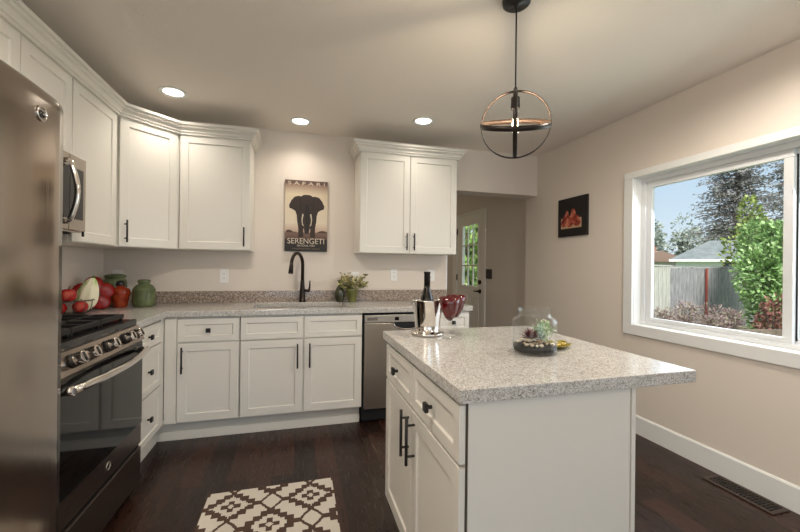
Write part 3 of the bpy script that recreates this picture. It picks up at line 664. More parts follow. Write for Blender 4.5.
# ------------------------------------------------------------------ corner of the counter: jars, plate, basket
CZ = 0.9145
def jar(name, label, loc, prof, mt, lid=None, cat='jar'):
    T = thing(name, label, cat, loc); b = bm_(); lathe(b, prof, n=32); obj('body', b, mt, T)
    if lid:
        b = bm_(); lathe(b, lid[0], n=24); obj('lid', b, lid[1], T)
    return T
M['green'] = varied('green_glaze', [(0.3, (78, 90, 60)), (0.7, (114, 124, 84))], 0.18, 12)
M['orange'] = varied('orange_glaze', [(0.3, (112, 34, 16)), (0.6, (156, 56, 26)), (0.8, (150, 92, 48))], 0.15, 25)
jar('ceramic_jar', 'round green ceramic jar, rightmost of the corner jars', (-1.118, 3.25, CZ), [(0,0),(0.062,0),(0.070,0.008),(0.074,0.03),(0.076,0.09),(0.074,0.12),(0.076,0.124),(0.072,0.135),(0.060,0.155),(0.045,0.165),(0.036,0.170),(0.036,0.180),(0.042,0.184),(0.042,0.198),(0.030,0.204),(0,0.206)], M['green'])
jar('ceramic_jar', 'glossy orange-red jar with a black lid between the green jars', (-1.259, 3.215, CZ), [(0,0),(0.040,0),(0.044,0.006),(0.048,0.04),(0.060,0.10),(0.062,0.12),(0.054,0.138),(0.034,0.146),(0.028,0.150),(0.028,0.160),(0,0.160)], M['orange'], ([(0,0.160),(0.029,0.160),(0.031,0.168),(0.028,0.186),(0.016,0.196),(0,0.198)], M['black']))
jar('ceramic_jar', 'tall green ceramic canister at the back corner, partly behind the red plate', (-1.355, 3.37, CZ), [(0,0),(0.066,0),(0.072,0.01),(0.076,0.05),(0.076,0.17),(0.072,0.195),(0.062,0.205),(0.062,0.212),(0.070,0.216),(0.070,0.232),(0.04,0.242),(0,0.244)], M['green'])
T = thing('flower_plate', 'red flower-shaped plate standing upright behind the fruit basket', 'plate', (-1.345, 3.05, CZ))
RM = Matrix.Rotation(math.radians(38), 4, 'Z') @ Matrix.Rotation(math.radians(-9), 4, 'X')
b = bm_()
for k in range(5):
    a = PI/2+2*PI*k/5; c_ = Vector((0.068*math.cos(a), 0, 0.138+0.068*math.sin(a)))
    st = len(b.verts); ellipsoid(b, (c_.x, 0, c_.z), (0.056, 0.010, 0.056), 16, 8)
st = 0
b.verts.ensure_lookup_table()
for v in b.verts: v.co = RM @ v.co
zmin = min(v.co.z for v in b.verts)
for v in b.verts: v.co.z -= zmin
obj('petals', b, mat('red_glaze', (138, 18, 14), 0.25, spec=0.3), T)
b = bm_()
for q in (-1, 1): tube(b, [(q*0.04, 0.012, 0.12), (q*0.045, 0.075, 0.012), (q*0.045, -0.02, 0.012), (q*0.045, -0.024, 0.03)], 0.003, 6)
tube(b, [(-0.045, 0.07, 0.014), (0.045, 0.07, 0.014)], 0.003, 6)
RZ = Matrix.Rotation(math.radians(38), 4, 'Z')
for v in b.verts: v.co = RZ @ v.co; v.co.z = max(v.co.z-0.009, 0.0)
obj('wire_stand', b, M['black'], T)
b = bm_(); ellipsoid(b, (0, -0.008, 0.138), (0.034, 0.012, 0.034), 16, 8)
for v in b.verts: v.co = RM @ v.co; v.co.z -= zmin
obj('center', b, mat('dark_center', (46, 26, 18), 0.3), T)
BX, BY = -1.335, 2.72
T = thing('fruit_basket', 'black wire fruit basket on the counter behind the range', 'basket', (BX, BY, CZ))
b = bm_(); R = 0.122
for rr_, z in ((R, 0.098), (R*0.62, 0.012)): tube(b, [(rr_*math.cos(2*PI*k/32), rr_*math.sin(2*PI*k/32), z) for k in range(32)], 0.0036, 6, True)
for k in range(14):
    a = 2*PI*k/14; tube(b, [(R*math.cos(a)*f_, R*math.sin(a)*f_, z) for f_, z in ((1, .098), (.97, .06), (.86, .03), (.62, .012), (.3, .006), (0.05, .005))], 0.0022, 5)
b2 = bm_(); tube(b2, [(R*0.4*math.cos(2*PI*k/24), R*0.4*math.sin(2*PI*k/24), 0.0045) for k in range(24)], 0.004, 6, True)
obj('wire_bowl', b, M['black'], T); obj('foot_ring', b2, M['black'], T)
M['redfruit'] = varied('red_fruit_skin', [(0.25, (104, 10, 14)), (0.52, (160, 22, 26)), (0.66, (196, 92, 74))], 0.15, 14)
def fruit(label, loc, r, name='apple'):
    T = thing(name, label, 'fruit', loc); b = bm_()
    def fn(p):
        rad = math.hypot(p.x, p.y); return Vector((p.x, p.y, p.z*0.92-0.35*max(0, 0.4-rad)*(1 if p.z > 0 else -0.5)))
    ellipsoid(b, (0, 0, 0), (r, r, r), 20, 14, fn); obj('skin', b, M['redfruit'], T)
    b = bm_(); tube(b, [(0, 0, r*.7), (0.002, 0.001, r*1.0), (0.006, 0.002, r*1.2)], 0.002, 6); obj('stem', b, mat('stem_brown', (60, 44, 26), 0.7), T)
fruit('shiny red apple on top at the front of the wire basket', (BX+0.022, BY-0.052, CZ+0.132), 0.043)
fruit('red apple at the back left of the wire basket, behind the front apple', (BX-0.055, BY-0.005, CZ+0.130), 0.041)
fruit('red apple low in the wire basket, under the top apple', (BX-0.028, BY-0.050, CZ+0.053), 0.042)
fruit('red apple low in the wire basket, below the pale squash', (BX+0.060, BY+0.0, CZ+0.057), 0.040)
T = thing('squash', 'cream squash with a green streak propped up in the wire basket', 'vegetable', (BX+0.050, BY+0.055, CZ+0.03))
RM2 = Matrix.Rotation(math.radians(14), 4, 'Y')
def vegfn(p):
    z = p.z; k = 1-0.28*z; rg = 1+0.06*math.cos(7*math.atan2(p.y, p.x)); return Vector((p.x*k*rg, p.y*k*rg, z))
b = bm_(); ellipsoid(b, (0, 0, 0.105), (0.054, 0.050, 0.105), 42, 16, vegfn)
for v in b.verts: v.co = RM2 @ v.co
mt = mat('cream_squash_skin', (222, 214, 176), 0.3); t, bs = nodes(mt)
nz = N(t, 'ShaderNodeTexNoise', Scale=9.0, Detail=3.0); t.links.new(objco(t, (2.2, 2.2, 0.5)), nz.inputs['Vector'])
t.links.new(ramp(t, nz.outputs[0], [(0.36, (92, 138, 58)), (0.45, (164, 188, 118)), (0.53, (226, 221, 190)), (1.0, (234, 230, 206))]), bs.inputs['Base Color'])
obj('skin', b, mt, T)
b = bm_(); tube(b, [RM2 @ Vector((0, 0, 0.205)), RM2 @ Vector((0.003, 0, 0.222))], [0.009, 0.006], 8); obj('stem', b, mat('stem_green', (96, 120, 58), 0.6), T)
for k, (bx_, by_, h) in enumerate(((-1.448, 2.60, 0.185), (-1.446, 2.80, 0.175))):
    T = thing('oil_cruet', ('slim brown cruet at the left wall, nearer the refrigerator' if k == 0 else 'slim brown cruet at the left wall, just above the apples'), 'bottle', (bx_, by_, CZ), group='cruets by the left wall')
    b = bm_(); lathe(b, [(0,0),(0.014,0),(0.015,0.01),(0.0145,h*.6),(0.007,h*.75),(0.007,h*.9),(0,h*.9)], n=16); obj('body', b, mat('amber_glass', (92, 62, 34), 0.2), T)
    b = bm_(); lathe(b, [(0,h*.9),(0.009,h*.9),(0.009,h),(0,h)], n=14); obj('cap', b, M['black'], T)

# sink-side vase and plant
jar('bud_vase', 'small dark green teardrop vase beside the potted plant', (0.372, 3.385, CZ), [(0,0),(0.026,0),(0.038,0.015),(0.046,0.05),(0.044,0.08),(0.034,0.115),(0.018,0.142),(0.010,0.152),(0.012,0.158),(0.006,0.158),(0,0.150)], varied('bronze_green', [(0.3, (40, 44, 32)), (0.7, (72, 74, 54))], 0.25, 20), cat='vase')
T = thing('potted_plant', 'leafy green plant in a mossy green pot behind the sink', 'plant', (0.484, 3.375, CZ))
b = bm_(); lathe(b, [(0,0),(0.036,0),(0.038,0.004),(0.052,0.10),(0.058,0.118),(0.054,0.118),(0.048,0.10),(0,0.098)], n=28); obj('pot', b, varied('moss_glaze', [(0.3, (78, 82, 40)), (0.7, (124, 126, 70))], 0.3, 18), T)
b = bm_(); rr = random.Random(11)
for k in range(26):
    a = rr.uniform(0, 2*PI); sp = rr.uniform(0.03, 0.125); h = rr.uniform(0.13, 0.235)
    if sp*math.sin(a) > 0.07: sp = 0.06
    pts = [(0.01*math.cos(a), 0.01*math.sin(a), 0.098), (sp*.5*math.cos(a), sp*.5*math.sin(a), 0.10+(h-.1)*.75), (sp*math.cos(a), sp*math.sin(a)*0.75, h)]
    tube(b, pts, 0.0016, 5)
obj('stems', b, mat('plant_stem', (92, 98, 52), 0.6), T, kind='stuff') 
b = bm_(); rr = random.Random(11)
for k in range(26):
    a = rr.uniform(0, 2*PI); sp = rr.uniform(0.03, 0.125); h = rr.uniform(0.13, 0.235)
    if sp*math.sin(a) > 0.07: sp = 0.06
    e1 = Vector((sp*math.cos(a), sp*math.sin(a)*0.75, h))
    leaf_bush(b, rr, 13, lambda r: (e1*r.uniform(.72, 1.02)+Vector((r.gauss(0,.008), r.gauss(0,.008), 0.025*r.random())), (math.cos(a), math.sin(a)*.5, 0.3)), 0.044, 0.46)
obj('leaves', b, varied('plant_leaf', [(0, (92, 96, 52)), (0.5, (146, 142, 90)), (0.85, (186, 176, 124)), (1, (206, 186, 144))], 0.5, island=True), T, fix=False, kind='stuff')

# ------------------------------------------------------------------ wall things
def outlet(label, x, z, plate_only=False):
    T = thing('wall_outlet', label, 'outlet', (x, YB-0.0005, z))
    b = bm_(); box(b, -0.035, 0.035, -0.005, 0.0, -0.057, 0.057); pl_ = obj('cover_plate', b, M['plastic'], T, 0.002)
    for s in (-1, 1):
        b = bm_(); cyl(b, (0, -0.0045, s*0.02), (0, -0.0065, s*0.02), 0.0165, n=20); so = obj('socket', b, M['plastic'], T)
        b = bm_()
        for q in (-1, 1): box(b, q*0.006-0.001, q*0.006+0.001, -0.0069, -0.0064, s*0.02-0.004, s*0.02+0.005)
        obj('slots', b, M['dark'], so)
outlet('white outlet on the back wall below the cabinet left of the poster', -0.603, 1.140)
outlet('white outlet on the back wall behind the potted plant', 0.525, 1.125)
outlet('white outlet below the right wall cabinet, left of the bottle', 0.902, 1.158)
outlet('white outlet below the right wall cabinet, behind and right of the bottle', 1.285, 1.155)
outlet('white outlet in the dark corner above the tall green canister', -1.385, 1.130)
T = thing('wall_keypad', 'black square keypad on the hall wall beside the door', 'keypad', (XH-0.0005, 4.705, 1.148), PI/2+PI)
b = bm_(); box(b, -0.072, 0.072, -0.018, 0.0, -0.068, 0.068); obj('housing', b, M['black'], T, 0.006)
b = bm_(); box(b, -0.05, 0.05, -0.0195, -0.0175, -0.035, 0.045); obj('screen', b, M['blackglass'], T)

# safari poster
PZ0, PZ1, PX0, PX1 = 1.366, 2.002, -0.110, 0.262
T = thing('elephant_poster', 'sepia elephant safari poster on the wall above the sink', 'poster', ((PX0+PX1)/2, YB-0.001, PZ0))
pw, ph = PX1-PX0, PZ1-PZ0; hw = pw/2
mt = mat('poster_print', (200, 180, 152), 0.55); t, bs = nodes(mt)
tcn = t.nodes.new('ShaderNodeTexCoord'); sp = t.nodes.new('ShaderNodeSeparateXYZ'); t.links.new(tcn.outputs['Object'], sp.inputs[0])
mr = N(t, 'ShaderNodeMapRange'); mr.inputs['From Max'].default_value = ph; t.links.new(sp.outputs['Z'], mr.inputs[0])
t.links.new(ramp(t, mr.outputs[0], [(0.0, (34, 26, 22)), (0.165, (36, 28, 24)), (0.17, (92, 68, 58)), (0.26, (126, 98, 86)), (0.275, (196, 166, 146)), (0.40, (226, 212, 188)), (0.80, (216, 198, 170)), (0.93, (150, 122, 104)), (0.955, (104, 80, 68)), (1.0, (92, 70, 60))]), bs.inputs['Base Color'])
b = bm_(); box(b, -hw, hw, -0.022, 0, 0, ph); obj('board', b, mt, T, 0.001)
yp = -0.0222
M['eleph'] = mat('elephant_ink', (52, 38, 32), 0.6); M['ink2'] = mat('print_brown', (78, 58, 48), 0.6); M['ivory'] = mat('print_ivory', (214, 200, 178), 0.6); M['ink3'] = mat('elephant_shade', (34, 24, 20), 0.6)
ecx, s = 0.004, ph
def fl(poly, m_, nm, dep=0.0005, par=T):
    b = bm_(); prism(b, poly, 'y', yp-dep, yp+0.0004); return obj(nm, b, m_, par)
E_ = lambda pts: [(ecx+px*pw, pz*ph) for px, pz in pts]
right = [(0.02,0.800),(0.09,0.795),(0.13,0.775),(0.20,0.780),(0.29,0.765),(0.36,0.715),(0.415,0.645),(0.405,0.605),(0.34,0.590),(0.27,0.565),(0.235,0.505),(0.225,0.42),(0.20,0.34),(0.195,0.27),(0.20,0.205),(0.175,0.192),(0.10,0.195),(0.075,0.21),(0.085,0.30),(0.075,0.33),(0.055,0.28),(0.04,0.235),(0.01,0.25)]
body = right+[(-px, pz) for px, pz in right[::-1]]
el = fl(E_(body), M['eleph'], 'elephant')
fl(E_([(-.05,.66),(.05,.66),(.055,.5),(.045,.36),(.02,.27),(-.015,.262),(-.03,.30),(-.012,.36),(-.04,.5)]), M['ink3'], 'trunk', 0.0008, el)
for s_ in (-1, 1):
    fl(E_([(s_*.075,.52),(s_*.105,.53),(s_*.125,.45),(s_*.110,.375),(s_*.065,.345),(s_*.095,.40),(s_*.10,.45)]), M['ivory'], 'tusk', 0.0009, el)
    fl(E_([(s_*.14,.755),(s_*.16,.75),(s_*.17,.66),(s_*.15,.58),(s_*.125,.58),(s_*.145,.66)]), M['ink3'], 'ear_fold', 0.0009, el)
    fl(E_([(s_*.085,.665),(s_*.115,.675),(s_*.12,.655),(s_*.09,.648)]), M['ink3'], 'eye', 0.0009, el)
for pts in ([(-.49,.262),(-.47,.29),(-.43,.30),(-.36,.292),(-.33,.275),(-.25,.27),(-.25,.262)], [(.23,.262),(.25,.27),(.30,.288),(.37,.295),(.44,.29),(.49,.275),(.49,.262)]): fl(E_(pts), M['ink2'], 'acacia_tree')
text('title', 'S A F A R I', 0.042, M['ivory'], T, (0, yp, ph*0.955), (PI/2, 0, 0), width=pw*0.86)
tx = text('headline', 'SERENGETI', 0.070, M['ivory'], T, (0, yp, ph*0.140), (PI/2, 0, 0), width=pw*0.86)
text('subtitle', 'NATIONAL PARK', 0.026, M['ivory'], T, (0, yp, ph*0.078), (PI/2, 0, 0), width=pw*0.42)
text('small_print', 'TANZANIA EAST AFRICA', 0.016, mat('print_tan', (150, 128, 108), 0.6), T, (0, yp, ph*0.034), (PI/2, 0, 0), width=pw*0.66)

# pear canvas on the right wall
T = thing('pear_canvas', 'small black canvas of red pears on the wall left of the window', 'picture', (XR-0.0005, 2.934, 1.540), -PI/2)
cw_, chh = 0.378, 0.362
b = bm_(); box(b, -cw_/2, cw_/2, -0.022, 0, 0, chh); obj('canvas', b, mat('black_canvas', (24, 19, 17), 0.6), T, 0.002)
yp = -0.0222
def flat(poly, m_, nm, dep, par=T):
    b = bm_(); prism(b, poly, 'y', yp-dep, yp+0.0004); return obj(nm, b, m_, par)
flat([(-0.145, 0.075), (0.125, 0.075), (0.125, 0.165), (-0.145, 0.175)], mat('print_parchment', (196, 160, 128), 0.6), 'shelf_print', 0.0004)
pm = varied('pear_print', [(0.34, (96, 26, 22)), (0.50, (160, 60, 46)), (0.66, (214, 132, 100))], 0.6, 26)
def pear(cx, z0, w, h, dep):
    pts = []
    for side in (1, -1):
        for k in range(13):
            zz = k/12 if side == 1 else 1-k/12
            r1 = math.sqrt(max(0, 0.34**2-(zz-0.34)**2))/0.34*0.5; r2 = math.sqrt(max(0, 0.24**2-(zz-0.76)**2))/0.24*0.24
            if 0.4 < zz < 0.8: r1 = max(r1, 0.5+(zz-0.4)/0.4*(0.22-0.5))
            if zz >= 0.8: r1 = 0
            pts.append((cx+side*w*max(r1, r2), z0+h*zz))
    flat(pts, pm, 'pear', dep)
pear(-0.065, 0.125, 0.085, 0.120, 0.0006); pear(0.020, 0.105, 0.100, 0.155, 0.0007); pear(-0.098, 0.090, 0.095, 0.105, 0.0009); pear(-0.030, 0.085, 0.090, 0.105, 0.0010); pear(0.066, 0.088, 0.095, 0.105, 0.0011)

# ------------------------------------------------------------------ rug and floor register
rx0, rx1, ry0, ry1 = -0.447, 0.213, 1.18, 2.203
b = bm_(); cs = 0.0055; nx = int((rx1-rx0)/cs); ny = int((ry1-ry0)/cs); Pp, Q = 0.395, 0.37
def rugc(x, y):
    if x-rx0 < 0.004 or rx1-x < 0.004 or ry1-y < 0.004: return 1
    best = None
    u = (x+0.312)/Pp; v = (y-2.06)/Q
    def cell(u, v):
        return abs(u-round(u)), abs(v-round(v))
    a1, b1 = cell(u, v); a2, b2 = cell(u-0.5, v-0.5)
    a_, b_ = (a1, b1) if a1+b1 < a2+b2 else (a2, b2)
    a3, b3 = cell(u-0.5, v); a4, b4 = cell(u, v-0.5)
    for p_, q_ in ((a3, b3), (a4, b4)):
        e1 = p_*0.95+q_*0.55+0.35*math.hypot(p_, q_*1.15)
        if e1 < 0.150: return 0
        if e1 < 0.205: return 1
    if (a3 < 0.045 and b3 < 0.30) or (b4 < 0.045 and a4 < 0.30): return 1
    if a_+b_ < 0.045: return 0
    st = 0.082
    k_ = math.floor(a_/st+0.5)+math.floor(b_/st+0.5)
    if k_ == 0: return 1 if min(a_, b_) > 0.020 or max(a_, b_) < 0.02 else 0
    if k_ == 1: return 1
    f_ = lambda i, j: 2 <= i+j <= 3
    ia, ib = math.floor(a_/st+0.5), math.floor(b_/st+0.5)
    ra, rb = a_/st+0.5-ia, b_/st+0.5-ib
    if k_ == 4: return 1
    if k_ == 3 and (ra > 0.62 or rb > 0.62): return 1
    return 0
grid = [[b.verts.new((rx0+i*cs-(rx0+rx1)/2, ry0+j*cs-(ry0+ry1)/2, 0.006)) for j in range(ny+1)] for i in range(nx+1)]
for i in range(nx):
    for j in range(ny):
        f = b.faces.new((grid[i][j], grid[i+1][j], grid[i+1][j+1], grid[i][j+1])); f.material_index = rugc(rx0+(i+.5)*cs, ry0+(j+.5)*cs)
lo = {}
def lv(v):
    if v not in lo: lo[v] = b.verts.new((v.co.x, v.co.y, 0.0005))
    return lo[v]
edge = [grid[i][0] for i in range(nx)]+[grid[nx][j] for j in range(ny)]+[grid[i][ny] for i in range(nx, 0, -1)]+[grid[0][j] for j in range(ny, 0, -1)]
for p, q in zip(edge, edge[1:]+edge[:1]): b.faces.new((p, lv(p), lv(q), q)).material_index = 1
o = obj('rug', b, [textured('rug_cream', (212, 203, 190), 0.95, 500, 0.6, 0.002), textured('rug_brown', (84, 64, 54), 0.95, 500, 0.6, 0.002)], None, loc=((rx0+rx1)/2, (ry0+ry1)/2, 0), fix=False)
tag(o, 'cream and brown patterned rug on the dark floor before the sink', 'rug')
T = thing('floor_register', 'dark brown floor vent beside the right baseboard', 'vent', (2.398, 1.487, 0))
b = bm_(); x0, x1, y0, y1 = -0.066, 0.066, -0.172, 0.172
slab(b, [x0, x0+0.022, x1-0.022, x1], [y0, y0+0.022, y1-0.022, y1], lambda x, y: not (x0+0.022 < x < x1-0.022 and y0+0.022 < y < y1-0.022), 0.0003, 0.007); obj('frame', b, mat('vent_brown', (58, 42, 34), 0.35), T, 0.002)
b = bm_(); box(b, x0+0.02, x1-0.02, y0+0.02, y1-0.02, 0.0003, 0.001); obj('duct_opening', b, M['dark'], T)
b = bm_()
for k in range(17): box(b, x0+0.02, x1-0.02, y0+0.034+k*0.0172-0.003, y0+0.034+k*0.0172+0.003, 0.001, 0.0055)
for xx in (-0.02, 0.02): box(b, xx-0.003, xx+0.003, y0+0.022, y1-0.022, 0.0008, 0.0052)
obj('louvers', b, mat('vent_louver', (44, 32, 26), 0.4), T)

# ------------------------------------------------------------------ recessed lights + pendant
def can(label, x, y, lamp=CAN_W, cone=140, blend=1.0, colr=None):
    T = thing('recessed_light', label, 'ceiling light', (x, y, ZC), group='recessed ceiling lights')
    b = bm_(); lathe(b, [(0.062, -0.0005), (0.088, -0.0005), (0.090, -0.004), (0.086, -0.008), (0.066, -0.005), (0.062, -0.0005)], n=36); obj('trim_ring', b, M['trim'], T)
    b = bm_(); lathe(b, [(0, -0.0035), (0.055, -0.0035), (0.064, -0.0015), (0.064, -0.0008), (0, -0.0008)], n=32); obj('lens', b, M['lens'], T)
    l = bpy.data.lights.new('can_lamp', 'SPOT'); l.energy = lamp; l.color = colr or CAN_COL; l.spot_size = math.radians(cone); l.spot_blend = blend; l.shadow_soft_size = 0.05
    lo_ = bpy.data.objects.new('can_lamp', l); COL.objects.link(lo_); lo_.parent = T; lo_.location = (0, 0, -0.02)
can('round recessed ceiling light above the corner cabinet, leftmost', -0.846, 2.936)
can('round recessed ceiling light above the sink, centre of the back row', 0.014, 3.222)
can('round recessed ceiling light above the right wall cabinet', 0.990, 2.915, CAN_W*0.7)
for lab_, x_, y_, p_ in (('unseen recessed light added over the aisle before the refrigerator', -0.30, 1.05, 3.8), ('unseen recessed light added between the island and the side window', 1.72, 1.10, 3.7),
                         ('unseen recessed light added near the right wall at the dining end', 1.9, -0.4, 0.3), ('unseen recessed light added in the middle of the dining end', 0.6, -1.5, 0.3), ('unseen recessed light added in the far right corner of the dining end', 1.9, -1.8, 0.3)): can(lab_, x_, y_, CAN_W*p_, 172, 0.5)  # extra ceiling lights out of view, added as fill for cabinets and walls
T = thing('fill_globe', 'unseen glowing white globe added over the dining end as fill light', 'pendant lamp', (-0.40, -0.45, ZC))  # glowing globe added behind the camera to brighten the ceiling
b = bm_(); lathe(b, [(0, -0.001), (0.06, -0.001), (0.058, -0.02), (0.006, -0.026), (0.004, -0.30), (0, -0.30)], n=24); obj('canopy', b, M['black'], T)
b = bm_(); ellipsoid(b, (0, 0, -0.42), (0.13, 0.13, 0.13), 28, 16); obj('globe', b, emit('fill_globe_glow', (1.0, 0.83, 0.64), 9), T)
PXc, PYc, PZc = 0.932, 1.471, 1.878
va = math.atan2(PXc, PYc)
T = thing('pendant_lamp', 'black orb pendant lamp with crossed rings hanging above the island', 'pendant lamp', (PXc, PYc, ZC), -va)
b = bm_(); lathe(b, [(0, -0.001), (0.060, -0.001), (0.062, -0.006), (0.060, -0.022), (0.052, -0.028), (0.010, -0.030), (0.008, -0.045), (0, -0.045)], n=32); obj('canopy', b, M['black'], T)
zc = PZc-ZC
b = bm_(); cyl(b, (0, 0, -0.04), (0, 0, zc+0.158), 0.0035, n=8); obj('cord', b, M['black'], T)
M['orb'] = mat('orb_black_copper', (40, 32, 27), 0.35, 0.5); M['copper'] = mat('orb_inner_copper', (70, 54, 44), 0.5, 0.5)
def ring(name, Rr, wid, rot):
    """flat band ring; axis of band rotated by rot"""
    b = bm_(); n = 56; th = 0.003; prof = [(Rr, -wid/2), (Rr, wid/2), (Rr-th, wid/2), (Rr-th, -wid/2)]; G = []
    for k in range(n):
        a = 2*PI*k/n; G.append([b.verts.new(rot @ Vector((r*math.cos(a), r*math.sin(a), z))+Vector((0, 0, zc))) for r, z in prof])
    for k in range(n):
        A, B = G[k], G[(k+1) % n]
        for j in range(4):
            f = b.faces.new((A[j], B[j], B[(j+1) % 4], A[(j+1) % 4])); f.smooth = j in (0, 2); f.material_index = 1 if j == 2 else 0
    return obj(name, b, [M['orb'], M['copper']], T)
ring('vertical_ring', 0.150, 0.018, Matrix.Rotation(PI/2, 3, 'X'))
ring('vertical_ring', 0.146, 0.018, Matrix.Rotation(PI/2, 3, 'Y'))
ring('tilted_ring', 0.1535, 0.022, Matrix.Rotation(math.radians(26), 3, 'X') @ Matrix.Rotation(math.radians(3.5), 3, 'Y'))
b = bm_(); lathe(b, [(0, 0.164), (0.008, 0.164), (0.010, 0.150), (0.010, 0.125), (0.019, 0.120), (0.020, 0.072), (0.018, 0.068), (0, 0.068)], (0, 0, zc), 24); obj('socket', b, M['black'], T)
b = bm_(); lathe(b, [(0.013, 0.072), (0.014, 0.055), (0.026, 0.0), (0.029, -0.020), (0.026, -0.034), (0.014, -0.044), (0, -0.046)], (0, 0, zc), 28); bulb = obj('bulb', b, M['jar'], T)
b = bm_()
for k in range(6):
    a = 2*PI*k/6; tube(b, [(0.006*math.cos(a), 0.006*math.sin(a), zc+0.055), (0.013*math.cos(a), 0.013*math.sin(a), zc-0.022)], 0.0016, 6)
obj('filament', b, M['filament'], bulb)
l = bpy.data.lights.new('bulb_lamp', 'POINT'); l.energy = PEND_W; l.color = (1.0, 0.86, 0.66); l.shadow_soft_size = 0.02
lo_ = bpy.data.objects.new('bulb_lamp', l); COL.objects.link(lo_); lo_.parent = T; lo_.location = (0, 0, zc+0.01)

# ------------------------------------------------------------------ outside
GZ = -0.5
M['lawn'] = varied('lawn', [(0.3, (74, 98, 48)), (0.6, (112, 136, 70)), (0.8, (140, 150, 92))], 0.9, 6)
b = bm_(); box(b, 2.9, 60, -20, 60, GZ-0.2, GZ); struct('ground', b, M['lawn'])
M['fence'] = varied('weathered_fence', [(0.3, (108, 108, 110)), (0.55, (142, 140, 140)), (0.75, (170, 166, 162))], 0.85, 5, (7, 7, 0.6))
M['fence2'] = varied('pale_fence', [(0.3, (150, 150, 140)), (0.7, (186, 184, 172))], 0.85, 5, (7, 7, 0.6))
def fence(label, p0, p1, h, mt, post=True):
    p0, p1 = Vector(p0), Vector(p1); L = (p1-p0).length; a = math.atan2((p1-p0).y, (p1-p0).x)
    T = thing('wood_fence', label, 'fence', (p0.x, p0.y, GZ), a)
    b = bm_(); w = 0.14; k = 0; rr = random.Random(int(L*10))
    while k*w < L-0.05:
        dz = rr.uniform(-0.015, 0.012); box(b, k*w+0.004, min(k*w+w-0.004, L), 0.0, 0.02, 0.03, h-0.05+dz); k += 1
    obj('boards', b, mt, T)
    b = bm_()
    for z in (0.3, 0.95, h-0.12): box(b, 0, L, 0.02, 0.06, z-0.045, z+0.045)
    obj('rails', b, mt, T)
    b = bm_(); box(b, -0.02, L, -0.02, 0.07, h-0.035, h); obj('cap_rail', b, mt, T)
    if post:
        k = 0
        while k*2.2 < L: 
            b = bm_(); box(b, k*2.2-0.05, k*2.2+0.05, 0.061, 0.16, 0, h-0.04); obj('post', b, mt, T); k += 1
fence('weathered grey-brown board fence across the yard outside the window', (10.15, 8.2), (22, 8.2), 1.84, M['fence'])
fence('pale grey fence panel left of the brown fence in the window', (7.4, 8.05), (10.10, 8.05), 1.86, M['fence2'])
b = bm_(); box(b, 11.55, 11.60, 8.13, 8.17, GZ, GZ+1.78); o = recenter(obj('garden_stake', b, mat('red_stake_paint', (150, 70, 58), 0.7))); tag(o, 'thin red stake standing against the fence', 'stake')
# shed next door
T = thing('neighbor_house', 'white house with grey-green hip roof beyond the fence', 'house', (22.2, 17.85, GZ), -0.92)
b = bm_(); box(b, 0.35, 6.0, 0.35, 4.2, 0, 2.35); obj('wall', b, mat('house_white', (226, 226, 222), 0.7), T)
b = bm_(); ez = 2.34
v = [b.verts.new(p) for p in ((0,0,ez),(6.4,0,ez),(6.4,4.5,ez),(0,4.5,ez),(2.0,2.2,3.58),(4.6,2.2,3.58))]
for f in ((0,1,5,4),(1,2,5),(2,3,4,5),(3,0,4),(3,2,1,0)): b.faces.new([v[i] for i in f])
obj('roof', b, varied('grey_shingle', [(0.3, (98, 104, 104)), (0.7, (122, 128, 126))], 0.85, 3), T)
b = bm_(); box(b, 0.0, 6.4, -0.03, 0.0, ez-0.12, ez+0.02); obj('fascia', b, mat('fascia_white', (236, 236, 232), 0.6), T)
b = bm_(); box(b, 2.55, 3.15, 0.31, 0.36, 1.5, 2.2); wf = obj('window', b, mat('brown_window_trim', (112, 88, 74), 0.6), T)
b = bm_(); box(b, 2.65, 3.05, 0.30, 0.32, 1.58, 2.12); obj('pane', b, mat('dark_pane', (70, 80, 88), 0.15), wf)
T = thing('neighbor_house', 'low far house with a dark chimney pot at the left of the window view', 'house', (26.2, 23, GZ))
b = bm_(); box(b, -3, 3, -1, 5, 0, 2.3); obj('wall', b, mat('house_cream', (206, 200, 188), 0.7), T)
b = bm_(); prism(b, [(-3.5, 2.3), (3.5, 2.3), (0, 3.1)], 'y', -1.4, 5.4); obj('roof', b, mat('brown_roof', (128, 104, 90), 0.85), T)
b = bm_(); box(b, -0.5, 0.4, -0.6, 0.3, 2.6, 3.5); ch = obj('chimney', b, mat('chimney_brick', (150, 112, 92), 0.85), T)
b = bm_(); box(b, -0.55, 0.45, -0.65, 0.35, 3.5, 3.6); cyl(b, (-0.05, -0.15, 3.6), (-0.05, -0.15, 4.25), 0.22, 0.18, 14); obj('chimney_pot', b, mat('pot_dark', (52, 54, 60), 0.7), ch)

